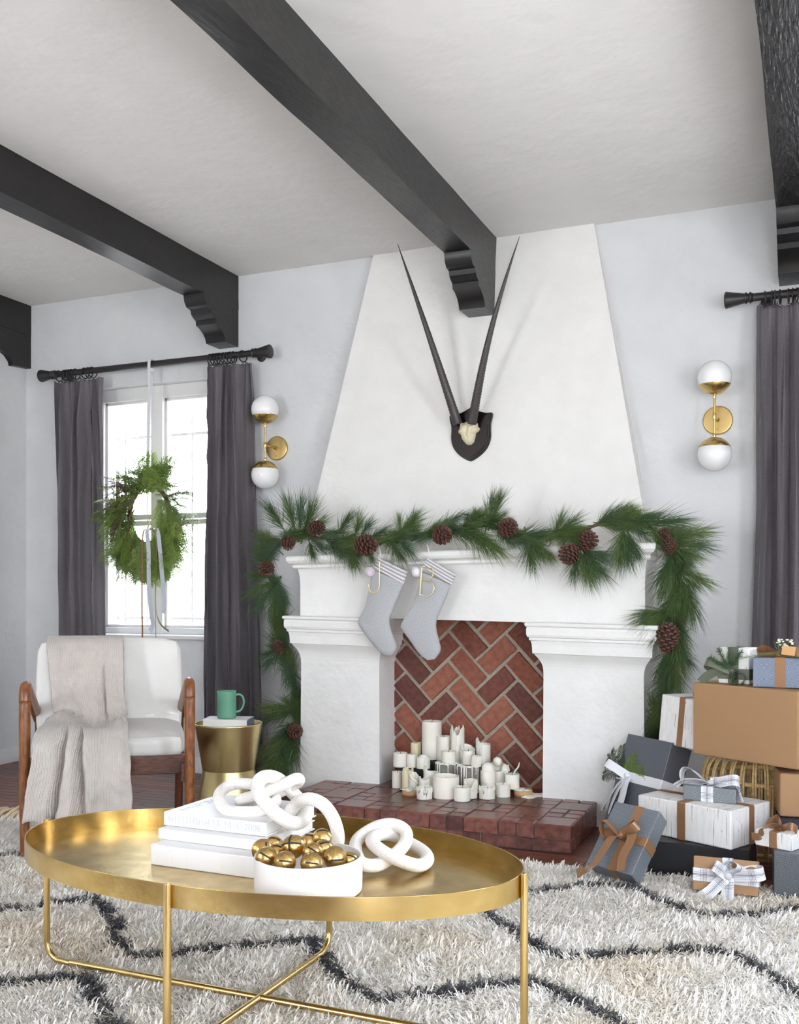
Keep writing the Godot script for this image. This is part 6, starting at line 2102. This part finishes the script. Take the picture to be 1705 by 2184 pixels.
	bow(t, o, X, Y, Z, [[0.22, 0.115, 0.05, 0.8], [2.75, 0.05, 0.045, 0.75], [1.1, 0.05, 0.05, 0.5]],
		[[[o, o + Vector3(-0.02, -0.02, 0.014), o + Vector3(-0.05, -0.055, 0.018), o + Vector3(-0.085, -0.085, 0.03)], Vector3(0.6, -0.7, 0.2), Vector3(0.2, -1, 0.3)],
		[[o, o + Vector3(0.002, -0.03, 0.012), o + Vector3(0.002, -0.07, 0.014), o + Vector3(0.008, -0.095, 0.02)], Vector3(1, 0, 0.2), Vector3(1, 0, 0.2)]], 0.04, M.plaid)
	# dark zigzag present at the right edge
	size = Vector3(0.17, 0.155, 0.16)
	t = gift("wrapped_gift", "charcoal zigzag paper present standing on the rug at the right edge", "gift", Vector3(-0.045, 0.0885, 1.212), euler(4), size, M.chev_dark, 0.003)
	hz = size.z * 0.5
	flap(t, [Vector3(-0.083, 0.152, hz), Vector3(-0.02, 0.075, hz), Vector3(0.02, 0.075, hz), Vector3(0.083, 0.152, hz)], Z, M.chev_dark)
	flap(t, [Vector3(-0.083, 0.003, hz), Vector3(0.083, 0.003, hz), Vector3(0.02, 0.07, hz), Vector3(-0.02, 0.07, hz)], Z, M.chev_dark)
	# small birch present on it
	size = Vector3(0.126, 0.052, 0.1)
	t = gift("wrapped_gift", "small birch bark patterned present with a copper bow, on the charcoal present at the right", "gift", Vector3(-0.108, 0.193, 1.195), euler(-24.3), size, M.birch, 0.003)
	strap(t, size, 0, 0.0, 0.026, M.ribbon_copper)
	o = Vector3(0.0, size.y, 0.0)
	bow(t, o, X, -Z, Y, [[2.8, 0.06, 0.06, 0.35], [0.1, 0.06, 0.06, 0.35]], [[[o, o + Vector3(-0.005, 0.02, 0.03), o + Vector3(-0.03, 0.01, 0.055), o + Vector3(-0.045, -0.02, 0.057), o + Vector3(-0.07, -0.022, 0.06)], Vector3(0.9, 0.3, 0), Vector3(0.3, 1, 0.2)]], 0.026, M.ribbon_copper)
	# brown paper box at the right edge
	size = Vector3(0.17, 0.154, 0.15)
	gift("kraft_box", "plain brown paper box at the right edge below the largest box", "gift", Vector3(-0.045, 0.295, 0.892), euler(10), size, M.kraft, 0.008)
	# blue present on top, with greenery and a tag
	size = Vector3(0.21, 0.107, 0.13)
	t = gift("wrapped_gift", "blue zigzag paper present on top of the largest box, with greenery and tag", "gift", Vector3(-0.101, 0.7225, 0.86), euler(-3), size, M.chev_blue, 0.003)
	strap(t, size, 0, -0.012, 0.037, M.ribbon_copper)
	hz = size.z * 0.5
	flap(t, [Vector3(-0.103, 0.104, hz), Vector3(-0.05, 0.05, hz), Vector3(0.0, 0.05, hz), Vector3(0.103, 0.104, hz)], Z, M.chev_blue)
	flap(t, [Vector3(-0.103, 0.003, hz), Vector3(0.103, 0.003, hz), Vector3(0.04, 0.056, hz), Vector3(-0.04, 0.046, hz)], Z, M.chev_blue)
	o = Vector3(-0.02, size.y, 0.01)
	bow(t, o, X, -Z, Y, [[2.9, 0.085, 0.06, 0.3], [0.1, 0.07, 0.06, 0.3]], [], 0.036, M.ribbon_copper)
	for q in [[Vector3(0, 0.012, 0), Vector3(1, 0.12, 0.2), 0.8], [Vector3(0, 0.01, 0.02), Vector3(-1, 0.05, 0.25), 0.85], [Vector3(0, 0.015, 0.03), Vector3(-0.7, 0.1, 0.5), 0.5], [Vector3(0.01, 0.01, 0.03), Vector3(0.9, 0.05, 0.5), 0.7]]:
		var tw := part("cedar_twig", cedars[rng.randi() % 6], M.cedars[0], t)
		tw.transform = Transform3D(look(q[1]).scaled(Vector3(1, 0.4, 1) * q[2]), o + q[0])
	var s := Sh.new()
	for k in 7:
		var e := Vector3(rnd(-0.02, 0.05), rnd(0.03, 0.062), rnd(-0.01, 0.03))
		tube(s, PackedVector3Array([Vector3(0, 0.01, 0.01), e * 0.6, e]), 0.0012, 5)
	part("flower_stem", s, M.twig, t).position = o
	s = Sh.new()
	for k in 22:
		var c := Vector3(rnd(-0.005, 0.055), rnd(0.03, 0.065), rnd(-0.01, 0.03))
		ball(s, c, Vector3(rnd(0.004, 0.007), 0.003, rnd(0.004, 0.007)), 7, 5)
	part("small_leaves", s, M.waxflower, t).position = o
	s = Sh.new()
	rbox(s, Vector3(0.046, 0.034, 0.0016), 0.0007, Transform3D(Basis(Vector3.RIGHT, -0.35) * Basis(Vector3(0, 0, 1), -0.12), o + Vector3(0.035, 0.026, 0.045)))
	part("tag", s, M.tag_card, t)
	# small birch present with green ribbon and fir twig
	size = Vector3(0.118, 0.135, 0.1)
	t = gift("wrapped_gift", "birch patterned present on top of the largest box, wide green ribbon and fir twig", "gift", Vector3(-0.268, 0.7365, 0.78), euler(-17.6), size, M.birch, 0.006)
	strap(t, size, 1, -0.03, 0.04, M.ribbon_green)
	strap(t, size, 0, 0.0, 0.04, M.ribbon_green)
	o = Vector3(0.0, size.y * 0.5 - 0.02, size.z * 0.5 + 0.004)
	bow(t, o, X, Y, Z, [[3.0, 0.10, 0.05, 0.6], [-0.7, 0.06, 0.06, 0.3]], [[[o, o + Vector3(-0.05, 0.0, 0.012), o + Vector3(-0.09, -0.02, 0.02), o + Vector3(-0.115, -0.045, 0.025)], Vector3(0.1, 1, 0.2), Vector3(0.1, 1, 0.3)]], 0.034, M.ribbon_green)
	for q in [[Vector3(-0.02, 0.02, 0.012), Vector3(-0.45, 1, 0.1)], [Vector3(-0.01, 0.02, 0.012), Vector3(0.1, 1, 0.2)], [Vector3(0.0, 0.02, 0.012), Vector3(0.6, 0.8, 0.2)], [Vector3(0.0, 0.0, 0.015), Vector3(0.35, -0.8, 0.3)], [Vector3(-0.02, 0.01, 0.014), Vector3(-0.6, 0.5, 0.3)]]:
		var tw := part("fir_twig", sprigs[rng.randi() % 3], M.needles[2], t)
		tw.transform = Transform3D(look(q[1], Z), o + q[0])
	# rattan stool
	t = thing("rattan_stool", "round rattan stool with curved canes under the largest brown box", "stool", Vector3(-0.2, 0, 0.58))
	var n := 31
	for k in n:
		var th := TAU * k / n
		var d := Vector3(cos(th), 0, sin(th))
		s = Sh.new()
		for sg in [-1.0, 1.0]:
			var off: Vector3 = Vector3(-sin(th), 0, cos(th)) * 0.0046 * sg
			tube(s, spline([d * 0.06 + Vector3(0, 0.387, 0) + off, d * 0.13 + Vector3(0, 0.385, 0) + off, d * 0.185 + Vector3(0, 0.365, 0) + off, d * 0.212 + Vector3(0, 0.325, 0) + off, d * 0.219 + Vector3(0, 0.25, 0) + off, d * 0.21 + Vector3(0, 0.12, 0) + off, d * 0.195 + Vector3(0, 0.0, 0) + off], 4), 0.0045, 6)
		part("cane", s, M.rattan, t)
	for q in [[0.06, 0.383, 0.008], [0.209, 0.288, 0.009], [0.19, 0.02, 0.009]]:
		s = Sh.new()
		tube(s, arc(Vector3(0, q[1], 0), Vector3(q[0], 0, 0), Vector3(0, 0, q[0]), 0, TAU * 39 / 40, 39), q[2], 8, true)
		part("hoop", s, M.rattan, t)

func rug() -> void:
	M.pile = mat(Color.WHITE, 0.95)
	M.pile.vertex_color_use_as_albedo = true
	M.pile.backlight = Color(0.9, 0.89, 0.87)
	M.tassel = mat(hexc("dcc7a6"), 0.95)
	M.rug_base = mat(hexc("f4ecdf"), 0.95)
	var back := func(x: float) -> float: return 1.185 + 0.0 if x > -0.6 else 1.185 + (-0.6 - x) * 0.078
	var s := Sh.new()
	var poly := PackedVector2Array()
	for k in 41:
		var x := lerpf(1.3, -3.62, k / 40.0)
		poly.append(Vector2(x, -(back.call(x) as float)))
	poly.append(Vector2(-3.62, -3.9))
	poly.append(Vector2(1.3, -3.9))
	extrude(s, poly, 0.012, Transform3D(Basis(Vector3.RIGHT, Vector3(0, 0, -1), Vector3.UP), Vector3(0, 0.0005, 0)))
	var t := solo("rug", s, M.rug_base, "shaggy cream wool rug with a wandering dark diamond line pattern", "rug")
	# dark lines, as polylines on the floor
	var lines := [
		[Vector3(-2.3348, 0.03, 2.3729), Vector3(-2.2409, 0.03, 2.2723), Vector3(-2.1469, 0.03, 2.164), Vector3(-2.0104, 0.03, 2.2524), Vector3(-1.8144, 0.03, 2.4652), Vector3(-1.7023, 0.03, 2.5375), Vector3(-1.6252, 0.03, 2.486), Vector3(-1.5137, 0.03, 2.3803), Vector3(-1.431, 0.03, 2.3173), Vector3(-1.3486, 0.03, 2.2498), Vector3(-1.3107, 0.03, 2.2423), Vector3(-1.1964, 0.03, 2.3749), Vector3(-1.0794, 0.03, 2.4895), Vector3(-0.9805, 0.03, 2.5523), Vector3(-0.9034, 0.03, 2.5017), Vector3(-0.8146, 0.03, 2.4112), Vector3(-0.6699, 0.03, 2.2851), Vector3(-0.574, 0.03, 2.3329), Vector3(-0.44, 0.03, 2.434), Vector3(-0.317, 0.03, 2.5515)],
		[Vector3(-1.184, 0.03, 1.7233), Vector3(-1.0112, 0.03, 1.7585), Vector3(-0.9082, 0.03, 1.8408), Vector3(-0.7601, 0.03, 2.0038), Vector3(-0.6318, 0.03, 2.0902), Vector3(-0.5313, 0.03, 2.0212), Vector3(-0.4031, 0.03, 1.9559), Vector3(-0.3003, 0.03, 1.8733), Vector3(-0.1989, 0.03, 1.9093), Vector3(-0.1112, 0.03, 2.0177), Vector3(-0.0373, 0.03, 2.1024), Vector3(0.0603, 0.03, 2.2109)],
		[Vector3(-1.0577, 0.03, 1.8038), Vector3(-0.9539, 0.03, 1.6437), Vector3(-0.8836, 0.03, 1.5586), Vector3(-0.7795, 0.03, 1.4693), Vector3(-0.6705, 0.03, 1.3885), Vector3(-0.5721, 0.03, 1.3709), Vector3(-0.4393, 0.03, 1.5038), Vector3(-0.3173, 0.03, 1.5793), Vector3(-0.238, 0.03, 1.5462), Vector3(-0.1334, 0.03, 1.473), Vector3(-0.047, 0.03, 1.4119), Vector3(0.0814, 0.03, 1.3278)],
		[Vector3(-1.8945, 0.03, 2.8202), Vector3(-1.8427, 0.03, 2.7785), Vector3(-1.77, 0.03, 2.7073), Vector3(-1.7215, 0.03, 2.7077), Vector3(-1.6027, 0.03, 2.8183), Vector3(-1.4967, 0.03, 2.8894), Vector3(-1.3901, 0.03, 2.9504)],
		[Vector3(-2.9297, 0.03, 1.9531), Vector3(-2.8263, 0.03, 1.8735), Vector3(-2.7488, 0.03, 1.8115), Vector3(-2.6586, 0.03, 1.7361), Vector3(-2.4613, 0.03, 1.7861), Vector3(-2.2375, 0.03, 1.9584)]]
	var segs := []
	for l in lines:
		for k in l.size() - 1:
			segs.append([Vector2(l[k].x, l[k].z), Vector2(l[k + 1].x, l[k + 1].z)])
	var wob := noise(140, 3.0, 3)
	var shade := noise(141, 1.2, 3)
	var places := [[], [], []]
	var tints := [[], [], []]
	var step := 0.0125
	var z := 1.19
	while z < 3.7:
		var x := -3.6
		while x < 1.25:
			var p := Vector2(x + rnd(-0.5, 0.5) * step, z + rnd(-0.5, 0.5) * step)
			x += step
			if p.y < back.call(p.x) + 0.004:
				continue
			# only where the picture reaches
			var depth := 0.3856 * -p.x + 0.9227 * (4.745 - p.y)
			var side := (0.9227 * p.x + 0.3856 * (4.745 - p.y)) / depth
			if absf(side) > 0.56 or depth < 1.75:
				continue
			var dmin := 9.0
			var q := p + Vector2(wob.get_noise_2dv(p * 3.0), wob.get_noise_2dv(p * 3.0 + Vector2(9, 9))) * 0.014
			for sg in segs:
				if absf(sg[0].x - p.x) > 0.5:
					continue
				dmin = minf(dmin, q.distance_to(Geometry2D.get_closest_point_to_segment(q, sg[0], sg[1])))
			var dark := dmin < 0.010 + 0.009 * (1.0 + wob.get_noise_2dv(p * 6.0))
			var k := rng.randi() % 3
			var sw := wob.get_noise_2dv(p * 1.6) * 5.0
			var b := Basis(Vector3.UP, sw + rnd(-0.8, 0.8)).scaled(Vector3.ONE * rnd(0.7, 1.1))
			places[k].append(Transform3D(b, Vector3(p.x, 0.010, p.y)))
			var g := rnd(0.0, 1.0)
			var c := hexc("f8f0e4").lerp(hexc("fffcf7"), g).lerp(hexc("ead9bf"), clampf(shade.get_noise_2dv(p) * 0.8 + (0.25 if rng.randf() < 0.12 else 0.0), 0, 0.6))
			if dark:
				c = hexc("3a3a3d").lerp(hexc("605f62"), rnd(0, 1))
			tints[k].append(c.srgb_to_linear())
		z += step
	for k in 3:
		var tuft := Sh.new()
		for q in 15:
			var th := rnd(0, TAU)
			var lean := rnd(0.55, 1.45)
			var d := Vector3(cos(th) * sin(lean) * 0.6 + 0.55, cos(lean), sin(th) * sin(lean) * 0.6).normalized()
			var side: Vector3 = d.cross(Vector3.UP).normalized().rotated(d, rnd(-0.6, 0.6)) * rnd(0.0010, 0.0019)
			var o := Vector3(rnd(-0.008, 0.008), 0, rnd(-0.008, 0.008))
			var len := rnd(0.026, 0.05)
			var curl := Vector3(rnd(-0.3, 0.3), 0, rnd(-0.3, 0.3)) * len
			var m1 := o + d * len * 0.35 + Vector3(0, 0.004, 0)
			var m2 := o + d * len * 0.72 + Vector3(0, 0.001, 0) + curl * 0.4
			var e := o + d * len - Vector3(0, 0.009, 0) + curl
			put(tuft, PackedVector3Array([o - side * 0.7, o + side * 0.7, m1 + side, m1 - side, m2 + side * 0.9, m2 - side * 0.9, e]), PackedVector2Array(), PackedInt32Array([0, 1, 2, 0, 2, 3, 3, 2, 4, 3, 4, 5, 5, 4, 6]), true, false)
		var mm := MultiMesh.new()
		mm.transform_format = MultiMesh.TRANSFORM_3D
		mm.use_colors = true
		mm.mesh = tuft.mesh()
		mm.instance_count = places[k].size()
		for q in places[k].size():
			mm.set_instance_transform(q, places[k][q])
			mm.set_instance_color(q, tints[k][q])
		var mi := MultiMeshInstance3D.new()
		mi.name = "pile" if k == 0 else "pile_%03d" % k
		mi.multimesh = mm
		mi.material_override = M.pile
		mi.set_meta("kind", "stuff")
		t.add_child(mi, true)
	# knotted fringe at the back left
	for k in 16:
		var x := -3.58 + k * 0.033
		var z0: float = back.call(x)
		s = Sh.new()
		var a := rnd(-0.03, 0.03)
		for q in 3:
			tube(s, spline([Vector3(x, 0.012, z0 + 0.01), Vector3(x + a * 0.4 + rnd(-0.006, 0.006), 0.035 + rnd(0, 0.015), z0 - 0.03), Vector3(x + a + rnd(-0.015, 0.015), 0.03 + rnd(0, 0.035), z0 - 0.07 - rnd(0, 0.03))], 4), 0.0065, 6)
		part("tassel", s, M.tassel, t)

func _ready() -> void:
	rng.seed = 20
	var cam := Camera3D.new()
	cam.name = "camera"
	add_child(cam)
	cam.position = CAM
	cam.rotation.y = deg_to_rad(22.677)
	cam.projection = Camera3D.PROJECTION_FRUSTUM
	cam.near = 0.05
	cam.far = 200.0
	cam.size = 2184.0 / 2124.0 * 0.05
	cam.frustum_offset = Vector2(0, 178.0 / 2124.0 * 0.05)
	cam.current = true
	var we := WorldEnvironment.new()
	we.name = "environment"
	var env := Environment.new()
	env.background_mode = Environment.BG_SKY
	var sky := Sky.new()
	var sm := ProceduralSkyMaterial.new()
	sm.sky_top_color = Color(0.92, 0.97, 1.04)
	sm.sky_horizon_color = Color(0.97, 0.985, 1.0)
	sm.ground_bottom_color = Color(0.97, 0.985, 1.0)
	sm.ground_horizon_color = Color(0.97, 0.985, 1.0)
	sm.ground_energy_multiplier = 1.05
	sky.sky_material = sm
	env.sky = sky
	env.background_energy_multiplier = 25.0
	env.tonemap_mode = Environment.TONE_MAPPER_LINEAR
	env.tonemap_exposure = 0.74
	env.sdfgi_enabled = true
	env.ssao_enabled = true
	env.ssil_enabled = true
	we.environment = env
	add_child(we)
	make_materials()
	room()
	fireplace()
	hearth()
	make_materials_b()
	make_greens()
	dress_windows()
	sconce("double globe brass wall light between the left curtain and the chimney breast", Vector3(-2.704, 1.8001, 0), Vector3(-2.7184, 1.8054, 0.105), Vector3(-2.7193, 1.9957, 0.105), Vector3(-2.7184, 1.6441, 0.105))
	sconce("double globe brass wall light right of the chimney breast", Vector3(-0.4099, 1.7966, 0), Vector3(-0.4145, 1.7992, 0.115), Vector3(-0.4093, 1.9709, 0.115), Vector3(-0.4161, 1.6275, 0.115))
	trophy()
	stockings()
	garland()
	wreath()
	make_materials_c()
	armchair()
	throw_blanket()
	drum_table()
	coffee_table()
	tabletop()
	candle_stands()
	candles()
	make_materials_d()
	gifts()
	rug()
